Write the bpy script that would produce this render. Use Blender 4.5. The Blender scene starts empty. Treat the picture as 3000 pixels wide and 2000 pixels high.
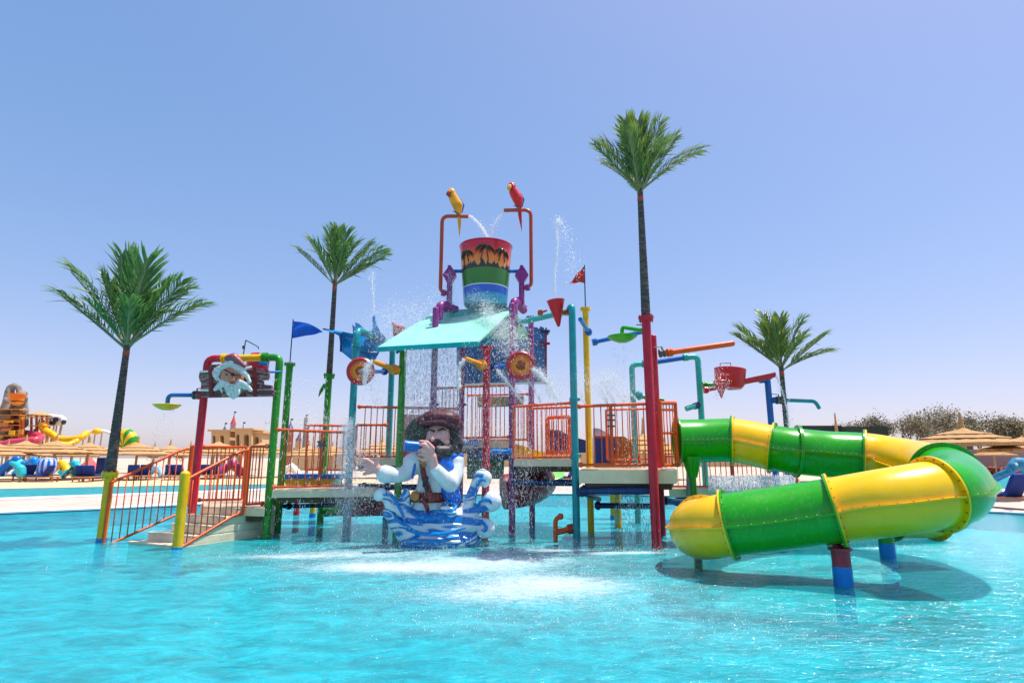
import bpy, math, random
import numpy as np
from mathutils import Vector, Matrix, noise
random.seed(7); rng = np.random.default_rng(7)
R = math.radians; PI = math.pi
sc = bpy.context.scene
COL = sc.collection

# ---------------------------------------------------------------- camera, sky, sun, exposure
FPX = 1700.0; EYE = 1.4; PITCH = math.atan(0.2)
cd = bpy.data.cameras.new('camera'); cam = bpy.data.objects.new('camera', cd); COL.objects.link(cam)
cam.location = (0, 0, EYE); cam.rotation_euler = (R(90) + PITCH, 0, 0)
cd.sensor_width = 36; cd.lens = 36 * FPX / 3000; cd.clip_start = 0.05; cd.clip_end = 3000
sc.camera = cam
SUN_EL = R(71); SUN_AZ = R(78)          # azimuth clockwise from +Y: right and a little behind the structure
w = bpy.data.worlds.new('World'); sc.world = w; w.use_nodes = True
nt = w.node_tree; nt.nodes.clear()
sky = nt.nodes.new('ShaderNodeTexSky'); sky.sky_type = 'NISHITA'; sky.sun_disc = False
sky.sun_elevation = SUN_EL; sky.sun_rotation = SUN_AZ; sky.altitude = 0; sky.air_density = 1.0; sky.dust_density = 1.2; sky.ozone_density = 4.0
hs = nt.nodes.new('ShaderNodeHueSaturation'); hs.inputs['Saturation'].default_value = 1.34; gm = nt.nodes.new('ShaderNodeGamma'); gm.inputs[1].default_value = 0.52
gr = nt.nodes.new('ShaderNodeMixRGB'); gr.blend_type = 'MULTIPLY'; gr.inputs[0].default_value = 1; gr.inputs[2].default_value = (2.06, 1.56, 2.08, 1)
bg = nt.nodes.new('ShaderNodeBackground'); bg.inputs[1].default_value = 0.137
wo = nt.nodes.new('ShaderNodeOutputWorld')
nt.links.new(sky.outputs[0], hs.inputs['Color']); nt.links.new(hs.outputs[0], gr.inputs[1]); nt.links.new(gr.outputs[0], gm.inputs[0]); nt.links.new(gm.outputs[0], bg.inputs[0]); nt.links.new(bg.outputs[0], wo.inputs[0])
sd = bpy.data.lights.new('sun', 'SUN'); sd.energy = 3.3; sd.angle = R(0.55); sd.color = (1.0, 0.95, 0.87)
sun = bpy.data.objects.new('sun', sd); COL.objects.link(sun)
SD = Vector((math.sin(SUN_AZ) * math.cos(SUN_EL), math.cos(SUN_AZ) * math.cos(SUN_EL), math.sin(SUN_EL)))
sun.rotation_euler = SD.to_track_quat('Z', 'Y').to_euler(); sun.location = (8, 8, 20)
sc.view_settings.view_transform = 'Standard'; sc.view_settings.look = 'None'
sc.view_settings.exposure = 0.98; sc.view_settings.gamma = 1; sc.view_settings.use_curve_mapping = False
sc.render.engine = 'CYCLES'
cy = sc.cycles; cy.use_denoising = True; cy.max_bounces = 8; cy.diffuse_bounces = 3; cy.glossy_bounces = 4
cy.transparent_max_bounces = 24; cy.transmission_bounces = 4; cy.sample_clamp_indirect = 4.0; cy.caustics_reflective = False; cy.caustics_refractive = False

# ---------------------------------------------------------------- places measured in the photograph
cs, sn = math.cos(PITCH), math.sin(PITCH)
def ray(px, py):
    a = (px - 1500) / FPX; b = (1000 - py) / FPX
    return Vector((a, cs - b * sn, sn + b * cs))
def at(px, py, Y):                      # the point seen at a pixel, Y metres in front of the camera
    d = ray(px, py); return Vector((0, 0, EYE)) + d * (Y / d.y)
def tt(px, py, t): return Vector((0, 0, EYE)) + ray(px, py) * t
def on(px, py, z=0.0):                  # the point seen at a pixel on the level z
    d = ray(px, py); return Vector((0, 0, EYE)) + d * ((z - EYE) / d.z)

# ---------------------------------------------------------------- materials
MATS = {}
def newmat(name):
    m = bpy.data.materials.new(name); m.use_nodes = True; n = m.node_tree
    return m, n, n.nodes['Principled BSDF']
def nd(n, t, **k):
    x = n.nodes.new(t)
    for a, v in k.items(): setattr(x, a, v)
    return x
def ramp(n, fac, stops):
    r = n.nodes.new('ShaderNodeValToRGB'); e = r.color_ramp.elements
    while len(e) > 1: e.remove(e[-1])
    e[0].position = stops[0][0]; e[0].color = (*stops[0][1], 1)
    for p, c in stops[1:]:
        q = e.new(p); q.color = (*c, 1)
    n.links.new(fac, r.inputs[0]); return r.outputs[0]
def noise_tex(n, scale, detail=4, rough=0.55, vec=None, dist=0.0):
    t = nd(n, 'ShaderNodeTexNoise'); t.inputs['Scale'].default_value = scale; t.inputs['Detail'].default_value = detail
    t.inputs['Roughness'].default_value = rough; t.inputs['Distortion'].default_value = dist
    if vec is not None: n.links.new(vec, t.inputs['Vector'])
    return t.outputs[0]
def geo_pos(n):
    g = nd(n, 'ShaderNodeNewGeometry'); return g.outputs['Position']
def paint(name, c, rough=0.32, var=0.16, bump=0.04, coat=0.0, scale=7.0, metallic=0.0, dirt=0.0):
    """painted steel or fibreglass: slight fading, fine orange-peel relief, faint scale marks"""
    if name in MATS: return MATS[name]
    m, n, p = newmat(name)
    pos = geo_pos(n)
    f = noise_tex(n, scale, 5, 0.62, pos)
    lo = tuple(x * (1 - var) for x in c); hi = tuple(min(1, x * (1 + var) + var * 0.006) for x in c)
    col = ramp(n, f, [(0.3, lo), (0.7, hi)])
    if dirt > 0:
        g = noise_tex(n, 38, 3, 0.7, pos)
        mk = ramp(n, g, [(0.62, (0, 0, 0)), (0.75, (dirt,) * 3)])
        mx = nd(n, 'ShaderNodeMixRGB'); n.links.new(mk, mx.inputs[0]); n.links.new(col, mx.inputs[1]); mx.inputs[2].default_value = (0.45, 0.42, 0.36, 1); col = mx.outputs[0]
    if dirt > 0:      # lime streaks run down the paint
        mp = nd(n, 'ShaderNodeMapping'); mp.inputs['Scale'].default_value = (26, 26, 1.6); n.links.new(pos, mp.inputs[0])
        mk2 = ramp(n, noise_tex(n, 1.0, 5, 0.7, mp.outputs[0]), [(0.55, (0, 0, 0)), (0.78, (dirt * 0.8,) * 3)])
        mx2 = nd(n, 'ShaderNodeMixRGB'); n.links.new(mk2, mx2.inputs[0]); n.links.new(col, mx2.inputs[1]); mx2.inputs[2].default_value = (0.5, 0.46, 0.42, 1); col = mx2.outputs[0]
    n.links.new(col, p.inputs['Base Color'])
    rr = nd(n, 'ShaderNodeMapRange'); n.links.new(f, rr.inputs[0]); rr.inputs[3].default_value = rough * 0.75; rr.inputs[4].default_value = rough * 1.3
    n.links.new(rr.outputs[0], p.inputs['Roughness']); p.inputs['Metallic'].default_value = metallic; p.inputs['Specular IOR Level'].default_value = 0.38
    p.inputs['Coat Weight'].default_value = coat; p.inputs['Coat Roughness'].default_value = 0.08
    if bump > 0:
        b = nd(n, 'ShaderNodeBump'); b.inputs['Strength'].default_value = bump * 4; b.inputs['Distance'].default_value = 0.01
        n.links.new(noise_tex(n, 26, 3, 0.6, pos), b.inputs['Height']); n.links.new(b.outputs[0], p.inputs['Normal'])
    MATS[name] = m; return m
RED = paint('red_paint', (0.52, 0.006, 0.03), dirt=0.25); GREEN = paint('green_paint', (0.015, 0.24, 0.012), dirt=0.25); TEAL = paint('teal_paint', (0.0, 0.27, 0.30), dirt=0.2)
LTEAL = paint('light_teal_paint', (0.03, 0.44, 0.38), dirt=0.3); YELLOW = paint('yellow_paint', (0.80, 0.46, 0.0), dirt=0.15); PURPLE = paint('purple_paint', (0.26, 0.022, 0.20), dirt=0.3)
ORANGE = paint('orange_paint', (0.72, 0.085, 0.008), dirt=0.12); BLUE = paint('blue_paint', (0.0, 0.125, 0.46)); NAVY = paint('navy_paint', (0.006, 0.03, 0.13), dirt=0.2)
BROWN = paint('rust_brown_paint', (0.42, 0.06, 0.02)); AMBER = paint('amber_paint', (0.75, 0.28, 0.02)); STEEL = paint('dark_steel', (0.12, 0.11, 0.11), 0.4, metallic=0.6)
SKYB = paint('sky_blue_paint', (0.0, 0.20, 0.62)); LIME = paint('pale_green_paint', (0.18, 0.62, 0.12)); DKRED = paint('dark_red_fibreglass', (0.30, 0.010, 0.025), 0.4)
SL_G = paint('green_slide_fibreglass', (0.012, 0.33, 0.001), 0.24, 0.10, 0.03, coat=0.18, scale=3.0, dirt=0.28); SL_Y = paint('yellow_slide_fibreglass', (0.95, 0.53, 0.0), 0.27, 0.08, 0.03, coat=0.18, scale=3.0, dirt=0.24)
BOLT = paint('rusty_bolt', (0.28, 0.12, 0.03), 0.5, bump=0); BOLTG = paint('galvanised_bolt', (0.30, 0.45, 0.22), 0.4, bump=0)
SLAB = paint('cream_fibreglass', (0.76, 0.62, 0.40), 0.5, 0.08, dirt=0.1); STEPM = paint('cream_step', (0.74, 0.61, 0.43), 0.55, 0.1, dirt=0.15)
ROOF = paint('turquoise_roof_sheet', (0.27, 0.66, 0.52), 0.42, 0.10, 0.08, dirt=0.10, scale=2.5); ROOFE = paint('dark_turquoise_edge', (0.0, 0.36, 0.40), 0.4)
SAILM = paint('navy_sail_panel', (0.035, 0.14, 0.36), 0.45, 0.2, dirt=0.25); SAILB = paint('blue_sail_sheet', (0.01, 0.24, 0.58), 0.3, 0.2, coat=0.3); WHITE = paint('white_paint', (0.78, 0.78, 0.76), 0.35, 0.04)
SKIN = paint('painted_skin', (0.70, 0.36, 0.32), 0.35, 0.12, 0.08); SHIRT = paint('white_shirt_fibreglass', (0.62, 0.68, 0.70), 0.3, 0.12, 0.1, coat=0.2); VEST = paint('blue_waistcoat', (0.0, 0.12, 0.55), 0.3, 0.2)
LEATHER = paint('brown_leather_paint', (0.18, 0.02, 0.02), 0.4, 0.3, 0.1); GOLD = paint('gold_brown_paint', (0.42, 0.17, 0.03), 0.35, 0.35, 0.1); HAIRM = paint('black_hair_paint', (0.015, 0.016, 0.018), 0.4, 0.5, 0.25, scale=20); HATM = paint('maroon_hat_paint', (0.075, 0.010, 0.022), 0.5, 0.4, 0.2, scale=14)
GREYH = paint('pale_blue_grey_hair', (0.60, 0.62, 0.58), 0.5, 0.3, 0.25, scale=24); LIPS = paint('lip_red', (0.5, 0.03, 0.03), 0.35); DARK = paint('black_detail', (0.012, 0.01, 0.01), 0.4); NAVYC = paint('navy_cushion', (0.006, 0.035, 0.22), 0.8, 0.15)
TEAK = paint('teak_wood', (0.45, 0.20, 0.08), 0.55, 0.25, scale=18); STUCCO = paint('sand_stucco', (0.62, 0.40, 0.20), 0.85, 0.08, 0.1); ROCK = paint('grey_rock', (0.24, 0.21, 0.18), 0.9, 0.45, 0.4, scale=2); PINK = paint('pink_fibreglass', (0.62, 0.05, 0.10), 0.35, coat=0.2); PINKL = paint('pale_plum_wall', (0.30, 0.22, 0.22), 0.9, 0.08)
WOODPOST = paint('bleached_pole', (0.52, 0.40, 0.26), 0.8, 0.2); SERP = paint('blue_serpent_skin', (0.03, 0.22, 0.36), 0.4, 0.35, 0.3, scale=9); TURQ = paint('turquoise_paint', (0.02, 0.42, 0.50), 0.35); BUSH = paint('bush_leaf', (0.05, 0.085, 0.03), 0.7, 0.4); HEDGE = paint('dark_hedge', (0.03, 0.05, 0.035), 0.8, 0.4, 0.5)
BARK = paint('tree_bark', (0.13, 0.09, 0.06), 0.9, 0.3); TLEAF = paint('dry_tree_leaf', (0.25, 0.22, 0.14), 0.75, 0.45, bump=0, scale=1.2)

def leaf_mat(name, c1, c2):
    m, n, p = newmat(name); pos = geo_pos(n)
    n.links.new(ramp(n, noise_tex(n, 3.5, 5, 0.7, pos), [(0.3, c1), (0.7, c2)]), p.inputs['Base Color'])
    p.inputs['Roughness'].default_value = 0.42
    tr = nd(n, 'ShaderNodeBsdfTranslucent'); tr.inputs[0].default_value = (c2[0] * 1.6, c2[1] * 1.6, c2[2], 1)
    mx = nd(n, 'ShaderNodeMixShader'); mx.inputs[0].default_value = 0.22
    n.links.new(p.outputs[0], mx.inputs[1]); n.links.new(tr.outputs[0], mx.inputs[2]); n.links.new(mx.outputs[0], n.nodes['Material Output'].inputs[0]); return m
LEAF = leaf_mat('palm_leaflet', (0.024, 0.10, 0.032), (0.12, 0.25, 0.055)); LEAF2 = leaf_mat('olive_palm_leaflet', (0.05, 0.12, 0.028), (0.19, 0.28, 0.065))
RACH = paint('pale_leaf_rib', (0.20, 0.22, 0.11), 0.5)
def trunk_mat():
    m, n, p = newmat('palm_trunk_bark'); pos = geo_pos(n)
    mp = nd(n, 'ShaderNodeMapping'); mp.inputs['Scale'].default_value = (6, 6, 22); n.links.new(pos, mp.inputs[0])
    f = noise_tex(n, 1.6, 5, 0.65, mp.outputs[0])
    n.links.new(ramp(n, f, [(0.3, (0.035, 0.032, 0.032)), (0.55, (0.11, 0.09, 0.08)), (0.75, (0.26, 0.21, 0.18))]), p.inputs['Base Color']); p.inputs['Roughness'].default_value = 0.85; p.inputs['Specular IOR Level'].default_value = .2
    b = nd(n, 'ShaderNodeBump'); b.inputs['Strength'].default_value = 0.8; b.inputs['Distance'].default_value = 0.02; n.links.new(f, b.inputs['Height']); n.links.new(b.outputs[0], p.inputs['Normal']); return m
TRUNK = trunk_mat()
def straw_mat():
    m, n, p = newmat('straw_thatch'); pos = geo_pos(n)
    mp = nd(n, 'ShaderNodeMapping'); mp.inputs['Scale'].default_value = (16, 16, 5); n.links.new(pos, mp.inputs[0])
    f = noise_tex(n, 1.5, 5, 0.7, mp.outputs[0])
    n.links.new(ramp(n, f, [(0.28, (0.26, 0.13, 0.05)), (0.5, (0.52, 0.30, 0.12)), (0.75, (0.72, 0.46, 0.22))]), p.inputs['Base Color']); p.inputs['Roughness'].default_value = 0.9
    b = nd(n, 'ShaderNodeBump'); b.inputs['Strength'].default_value = 1; b.inputs['Distance'].default_value = 0.05; n.links.new(f, b.inputs['Height']); n.links.new(b.outputs[0], p.inputs['Normal']); return m
STRAW = straw_mat()
def plank_mat():
    m, n, p = newmat('carved_brown_plank'); pos = geo_pos(n)
    mp = nd(n, 'ShaderNodeMapping'); mp.inputs['Scale'].default_value = (1.2, 4, 3.2); n.links.new(pos, mp.inputs[0])
    wv = nd(n, 'ShaderNodeTexWave'); wv.wave_type = 'RINGS'; wv.inputs['Scale'].default_value = 4.0; wv.inputs['Distortion'].default_value = 9; wv.inputs['Detail'].default_value = 3; wv.inputs['Detail Scale'].default_value = 1.3
    n.links.new(mp.outputs[0], wv.inputs[0])
    n.links.new(ramp(n, wv.outputs[1], [(0.25, (0.085, 0.03, 0.028)), (0.6, (0.30, 0.115, 0.10)), (0.9, (0.36, 0.17, 0.15))]), p.inputs['Base Color']); p.inputs['Roughness'].default_value = 0.4
    b = nd(n, 'ShaderNodeBump'); b.inputs['Strength'].default_value = 0.9; b.inputs['Distance'].default_value = 0.012; n.links.new(wv.outputs[1], b.inputs['Height']); n.links.new(b.outputs[0], p.inputs['Normal']); return m
PLANK = plank_mat()
def wave_mat():
    m, n, p = newmat('painted_wave_swirls'); pos = geo_pos(n)
    tc = nd(n, 'ShaderNodeTexCoord'); mp = nd(n, 'ShaderNodeMapping'); mp.inputs['Scale'].default_value = (0.55, 0.8, 1.75); mp.inputs['Rotation'].default_value = (0, R(-8), 0); n.links.new(pos, mp.inputs[0])
    f = noise_tex(n, 1.5, 1.5, 0.35, mp.outputs[0], 1.3)
    m1 = nd(n, 'ShaderNodeMath', operation='MULTIPLY'); n.links.new(f, m1.inputs[0]); m1.inputs[1].default_value = 44
    sx = nd(n, 'ShaderNodeSeparateXYZ'); n.links.new(pos, sx.inputs[0]); m3 = nd(n, 'ShaderNodeMath', operation='MULTIPLY_ADD'); n.links.new(sx.outputs[2], m3.inputs[0]); m3.inputs[1].default_value = 9.0; n.links.new(m1.outputs[0], m3.inputs[2])
    wv = nd(n, 'ShaderNodeMath', operation='SINE'); n.links.new(m3.outputs[0], wv.inputs[0]); w2 = nd(n, 'ShaderNodeMath', operation='MULTIPLY_ADD'); n.links.new(wv.outputs[0], w2.inputs[0]); w2.inputs[1].default_value = .5; w2.inputs[2].default_value = .5
    n.links.new(ramp(n, w2.outputs[0], [(0.14, (0.0, 0.18, 0.54)), (0.34, (0.03, 0.40, 0.70)), (0.50, (0.55, 0.68, 0.74)), (1, (0.72, 0.76, 0.78))]), p.inputs['Base Color']); p.inputs['Roughness'].default_value = 0.3; p.inputs['Coat Weight'].default_value = 0.3
    b = nd(n, 'ShaderNodeBump'); b.inputs['Strength'].default_value = 0.7; b.inputs['Distance'].default_value = 0.03; n.links.new(w2.outputs[0], b.inputs['Height']); n.links.new(b.outputs[0], p.inputs['Normal']); return m
WAVEM = wave_mat()

# ---------------------------------------------------------------- mesh helpers
ORG = {}
def tag(o, label=None, cat=None, group=None, kind=None):
    if label: o['label'] = label
    if cat: o['category'] = cat
    if group: o['group'] = group
    if kind: o['kind'] = kind
    return o
def thing(name, label, cat, loc=(0, 0, 0), group=None, rz=0.0):
    o = bpy.data.objects.new(name, None); COL.objects.link(o); o.location = loc; o.rotation_euler = (0, 0, rz); o.empty_display_size = 0.2
    ORG[o] = Vector(loc); return tag(o, label, cat, group)
def frames(pts, up=None):
    pts = [Vector(p) for p in pts]; n = len(pts); out = []
    last = None
    for i in range(n):
        t = (pts[min(i + 1, n - 1)] - pts[max(i - 1, 0)]).normalized()
        if up is not None:
            a = t.cross(up); a = a.normalized() if a.length > 1e-4 else Vector((1, 0, 0))
        else:
            if last is None:
                r = Vector((0, 0, 1)) if abs(t.z) < 0.9 else Vector((1, 0, 0)); a = t.cross(r).normalized()
            else:
                a = (last - t * last.dot(t)).normalized()
            last = a
        out.append((pts[i], t, a, t.cross(a).normalized() * (-1 if up is not None else 1)))
    return out
def fillet(pts, r, k=6):
    pts = [Vector(p) for p in pts]; out = [pts[0]]
    for i in range(1, len(pts) - 1):
        a, b, c = pts[i - 1], pts[i], pts[i + 1]
        d1 = (a - b); d2 = (c - b); q = min(r, d1.length * 0.45, d2.length * 0.45); p0 = b + d1.normalized() * q; p2 = b + d2.normalized() * q
        for j in range(k + 1):
            t = j / k; out.append(p0 * (1 - t) ** 2 + b * 2 * t * (1 - t) + p2 * t * t)
    out.append(pts[-1]); return out
def catmull(P, k=8):
    P = [Vector(p) for p in P]; Q = [P[0] * 2 - P[1]] + P + [P[-1] * 2 - P[-2]]; out = []
    for i in range(1, len(Q) - 2):
        for j in range(k):
            t = j / k; a, b, c, d = Q[i - 1], Q[i], Q[i + 1], Q[i + 2]
            out.append(0.5 * ((2 * b) + (c - a) * t + (2 * a - 5 * b + 4 * c - d) * t * t + (3 * b - a - 3 * c + d) * t ** 3))
    out.append(P[-1]); return out
class MB:
    def __init__(s): s.v = []; s.f = []; s.m = []; s.cur = 0
    def add(s, vs, fs):
        o = len(s.v); s.v += [tuple(x) for x in vs]; s.f += [tuple(i + o for i in f) for f in fs]; s.m += [s.cur] * len(fs); return s
    def tube(s, pts, r, seg=12, caps=True, up=None, a0=0, a1=2 * PI):
        rr = r if isinstance(r, (list, tuple)) else [r] * len(pts); fr = frames(pts, up); vs = []; closed = abs(a1 - a0 - 2 * PI) < 1e-6; k = seg if closed else seg + 1
        for (p, t, a, b), q in zip(fr, rr):
            for j in range(k):
                th = a0 + (a1 - a0) * j / seg; vs.append(p + a * (q * math.cos(th)) + b * (q * math.sin(th)))
        fs = []
        for i in range(len(fr) - 1):
            for j in range(seg):
                j2 = (j + 1) % k; fs.append((i * k + j, i * k + j2, (i + 1) * k + j2, (i + 1) * k + j))
        if caps and closed: fs.append(tuple(range(k - 1, -1, -1))); fs.append(tuple((len(fr) - 1) * k + j for j in range(k)))
        return s.add(vs, fs)
    def lathe(s, prof, base, axis=(0, 0, 1), seg=24, jag=0.0):
        base = Vector(base); q = Vector(axis).normalized().to_track_quat('Z', 'Y'); vs = []
        for (r, z) in prof:
            for j in range(seg):
                th = 2 * PI * j / seg; rr = r * (1 + (random.uniform(-jag, jag) if jag else 0)); vs.append(base + q @ Vector((rr * math.cos(th), rr * math.sin(th), z + (random.uniform(-jag, jag) * 0.5 if jag else 0))))
        fs = []
        for i in range(len(prof) - 1):
            for j in range(seg): j2 = (j + 1) % seg; fs.append((i * seg + j, i * seg + j2, (i + 1) * seg + j2, (i + 1) * seg + j))
        if prof[0][0] > 1e-5: fs.append(tuple(range(seg - 1, -1, -1)))
        if prof[-1][0] > 1e-5: fs.append(tuple((len(prof) - 1) * seg + j for j in range(seg)))
        return s.add(vs, fs)
    def ball(s, c, r, seg=16, rings=10, q=None):
        c = Vector(c); r = Vector((r, r, r)) if not hasattr(r, '__len__') else Vector(r); vs = []; fs = []
        for i in range(rings + 1):
            ph = PI * i / rings - PI / 2
            for j in range(seg):
                th = 2 * PI * j / seg; p = Vector((r.x * math.cos(ph) * math.cos(th), r.y * math.cos(ph) * math.sin(th), r.z * math.sin(ph))); vs.append(c + (q @ p if q else p))
        for i in range(rings):
            for j in range(seg): j2 = (j + 1) % seg; fs.append((i * seg + j, i * seg + j2, (i + 1) * seg + j2, (i + 1) * seg + j))
        return s.add(vs, fs)
    def box(s, c, size, rz=0.0, rot=None, bev=0.0):
        c = Vector(c); h = Vector(size) / 2; m = rot if rot is not None else Matrix.Rotation(rz, 3, 'Z')
        b = min(bev, min(h) * 0.45)
        if b <= 0:
            vs = [c + m @ Vector((x * h.x, y * h.y, z * h.z)) for x in (-1, 1) for y in (-1, 1) for z in (-1, 1)]
            return s.add(vs, [(0, 1, 3, 2), (4, 6, 7, 5), (0, 4, 5, 1), (2, 3, 7, 6), (0, 2, 6, 4), (1, 5, 7, 3)])
        prof = [(h.x - b, h.y), (h.x, h.y - b), (h.x, -h.y + b), (h.x - b, -h.y), (-h.x + b, -h.y), (-h.x, -h.y + b), (-h.x, h.y - b), (-h.x + b, h.y)]
        vs = []
        for z, k in ((-h.z, 1 - b / max(h.x, h.y)), (-h.z + b, 1), (h.z - b, 1), (h.z, 1 - b / max(h.x, h.y))):
            for x, y in prof: vs.append(c + m @ Vector((x if k == 1 else x - math.copysign(b * 0.6, x), y if k == 1 else y - math.copysign(b * 0.6, y), z)))
        fs = [tuple(range(0, 8)), tuple(range(31, 23, -1))]
        for i in range(3):
            for j in range(8): j2 = (j + 1) % 8; fs.append((i * 8 + j2, i * 8 + j, (i + 1) * 8 + j, (i + 1) * 8 + j2))
        return s.add(vs, fs)
    def plate(s, pts, n):                # polygon extruded along the vector n
        pts = [Vector(p) for p in pts]; n = Vector(n); k = len(pts); vs = pts + [p + n for p in pts]
        return s.add(vs, [tuple(range(k - 1, -1, -1)), tuple(range(k, 2 * k))] + [(i, (i + 1) % k, k + (i + 1) % k, k + i) for i in range(k)])
    def build(s, name, mat, parent=None, smooth=35, loc=None, label=None, kind=None):
        org = ORG[parent] if parent in ORG else None
        if org is None:
            a = np.array(s.v); org = Vector(loc) if loc is not None else Vector(((a[:, 0].min() + a[:, 0].max()) / 2, (a[:, 1].min() + a[:, 1].max()) / 2, a[:, 2].min()))
        me = bpy.data.meshes.new(name); me.from_pydata([(x[0] - org[0], x[1] - org[1], x[2] - org[2]) for x in s.v], [], s.f)
        for mm in (mat if isinstance(mat, (list, tuple)) else [mat]): me.materials.append(mm)
        if isinstance(mat, (list, tuple)): me.polygons.foreach_set('material_index', s.m)
        if smooth:
            me.shade_smooth(); me.set_sharp_from_angle(angle=R(smooth))
        o = bpy.data.objects.new(name, me); COL.objects.link(o); ORG[o] = org
        if parent is not None: o.parent = parent
        else: o.location = org
        if label: o['label'] = label
        if kind: o['kind'] = kind
        return o
def remesh(o, voxel, smooth_it=3):
    """fuse the overlapping volumes of one mesh into one continuous skin"""
    m = o.modifiers.new('r', 'REMESH'); m.mode = 'VOXEL'; m.voxel_size = voxel; m.use_smooth_shade = True
    s = o.modifiers.new('s', 'SMOOTH'); s.iterations = smooth_it; s.factor = 0.5
    dg = bpy.context.evaluated_depsgraph_get(); dg.update(); me = bpy.data.meshes.new_from_object(o.evaluated_get(dg)); o.modifiers.clear()
    if len(me.materials) == 0: me.materials.append(o.data.materials[0])
    o.data = me; me.shade_smooth(); return o
def chain(mb, pts, rs, k=9, flat=None):       # string of overlapping balls: a limb that tapers
    for i in range(len(pts) - 1):
        a, b = Vector(pts[i]), Vector(pts[i + 1])
        for j in range(k + 1):
            t = j / k; r = rs[i] * (1 - t) + rs[i + 1] * t; mb.ball(a.lerp(b, t), r if flat is None else (r * flat[0], r * flat[1], r * flat[2]), 12, 8)
def copy_tree(o, parent=None):
    c = o.copy(); COL.objects.link(c); c.parent = parent
    for ch in list(o.children): copy_tree(ch, c)
    return c

# ================================================================ ground, pools
EDGE = [(-12.9, 15.0), (-11.2, 16.2), (-9.6, 17.6), (-6.5, 20.2), (-2.5, 22.3), (1.5, 22.8), (5.5, 21.8), (9.0, 18.9), (12.0, 15.7), (13.6, 13.5), (15.5, 9), (17, 2), (15, -8), (5, -14), (-6, -14), (-17, -8), (-20, 2), (-18.5, 9.5), (-15, 13.2)]
CEN = Vector((0, 8, 0))
E = [Vector(p) if len(p) == 3 else Vector((p[0], p[1], 0)) for p in EDGE]
loop = []
for i in range(len(E)):
    a, b, c, d = E[i - 1], E[i], E[(i + 1) % len(E)], E[(i + 2) % len(E)]
    for j in range(6):
        t = j / 6; loop.append(0.5 * ((2 * b) + (c - a) * t + (2 * a - 5 * b + 4 * c - d) * t * t + (3 * b - a - 3 * c + d) * t ** 3))
def ringpts(off, z):
    out = []
    for p in loop:
        d = (p - CEN); q = CEN + d.normalized() * (d.length + off); out.append(Vector((q.x, q.y, z)))
    return out
def ring(name, offs, mat, label=None):
    mb = MB(); k = len(loop); vs = []
    for off, z in offs: vs += ringpts(off, z)
    fs = [(i * k + j, (i + 1) * k + j, (i + 1) * k + (j + 1) % k, i * k + (j + 1) % k) for i in range(len(offs) - 1) for j in range(k)]
    mb.add(vs, fs); return tag(mb.build(name, mat, None, 30, loc=(0, 0, 0)), label, kind='structure')
def paving_mat():
    m, n, p = newmat('pink_stone_paving'); pos = geo_pos(n)
    br = nd(n, 'ShaderNodeTexBrick'); br.inputs['Scale'].default_value = 1.0; br.inputs['Brick Width'].default_value = 0.5; br.inputs['Row Height'].default_value = 0.25; br.inputs['Mortar Size'].default_value = 0.008
    br.inputs['Color1'].default_value = (0.56, 0.44, 0.37, 1); br.inputs['Color2'].default_value = (0.62, 0.49, 0.41, 1); br.inputs['Mortar'].default_value = (0.36, 0.28, 0.24, 1)
    n.links.new(pos, br.inputs[0])
    mx = nd(n, 'ShaderNodeMixRGB'); mx.blend_type = 'MULTIPLY'; mx.inputs[0].default_value = 1
    n.links.new(br.outputs[0], mx.inputs[1]); n.links.new(ramp(n, noise_tex(n, 0.7, 6, 0.7, pos), [(0.3, (0.85, 0.82, 0.8)), (0.7, (1, 1, 1))]), mx.inputs[2]); n.links.new(mx.outputs[0], p.inputs['Base Color']); p.inputs['Roughness'].default_value = 0.75; return m
PAVE = paving_mat(); COPING = paint('white_coping', (0.74, 0.72, 0.70), 0.6, 0.06); POOLTILE = paint('blue_pool_tile', (0.0, 0.13, 0.32), 0.3, 0.2); SAND = paint('sand', (0.68, 0.47, 0.27), 0.95, 0.12, 0.3, scale=1.5); EARTH = paint('pale_earth', (0.50, 0.40, 0.30), 0.95, 0.15, 0.2, scale=0.3)
ring('ground', [(3.5, 0.040), (30, 0.040), (120, 0.035), (1500, 0.03)], EARTH)
ring('paving', [(0.3, 0.045), (9.0, 0.045)], PAVE); ring('pool_coping', [(0.0, 0.025), (-0.03, 0.03), (-0.03, 0.065), (0.0, 0.08), (0.30, 0.08), (0.32, 0.03)], COPING); ring('pool_wall', [(0, -0.6), (0, 0.03)], POOLTILE)
def floor_mat():
    m, n, p = newmat('turquoise_pool_floor'); pos = geo_pos(n)
    n.links.new(ramp(n, noise_tex(n, 0.55, 4, 0.6, pos), [(0.3, (0.0, 0.58, 0.68)), (0.7, (0.0, 0.70, 0.78))]), p.inputs['Base Color']); p.inputs['Roughness'].default_value = 0.8; return m
mb = MB(); mb.add(ringpts(0.05, -0.42), [tuple(range(len(loop)))]); tag(mb.build('pool_floor', floor_mat(), None, 0, loc=(0, 0, 0)), kind='structure')
FOAM = []     # (x, y, rx, ry, strength) of churned water
def foam(px, py, rx, ry, s=1.0): p = on(px, py); FOAM.append((p.x, p.y, rx, ry, s))
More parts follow.
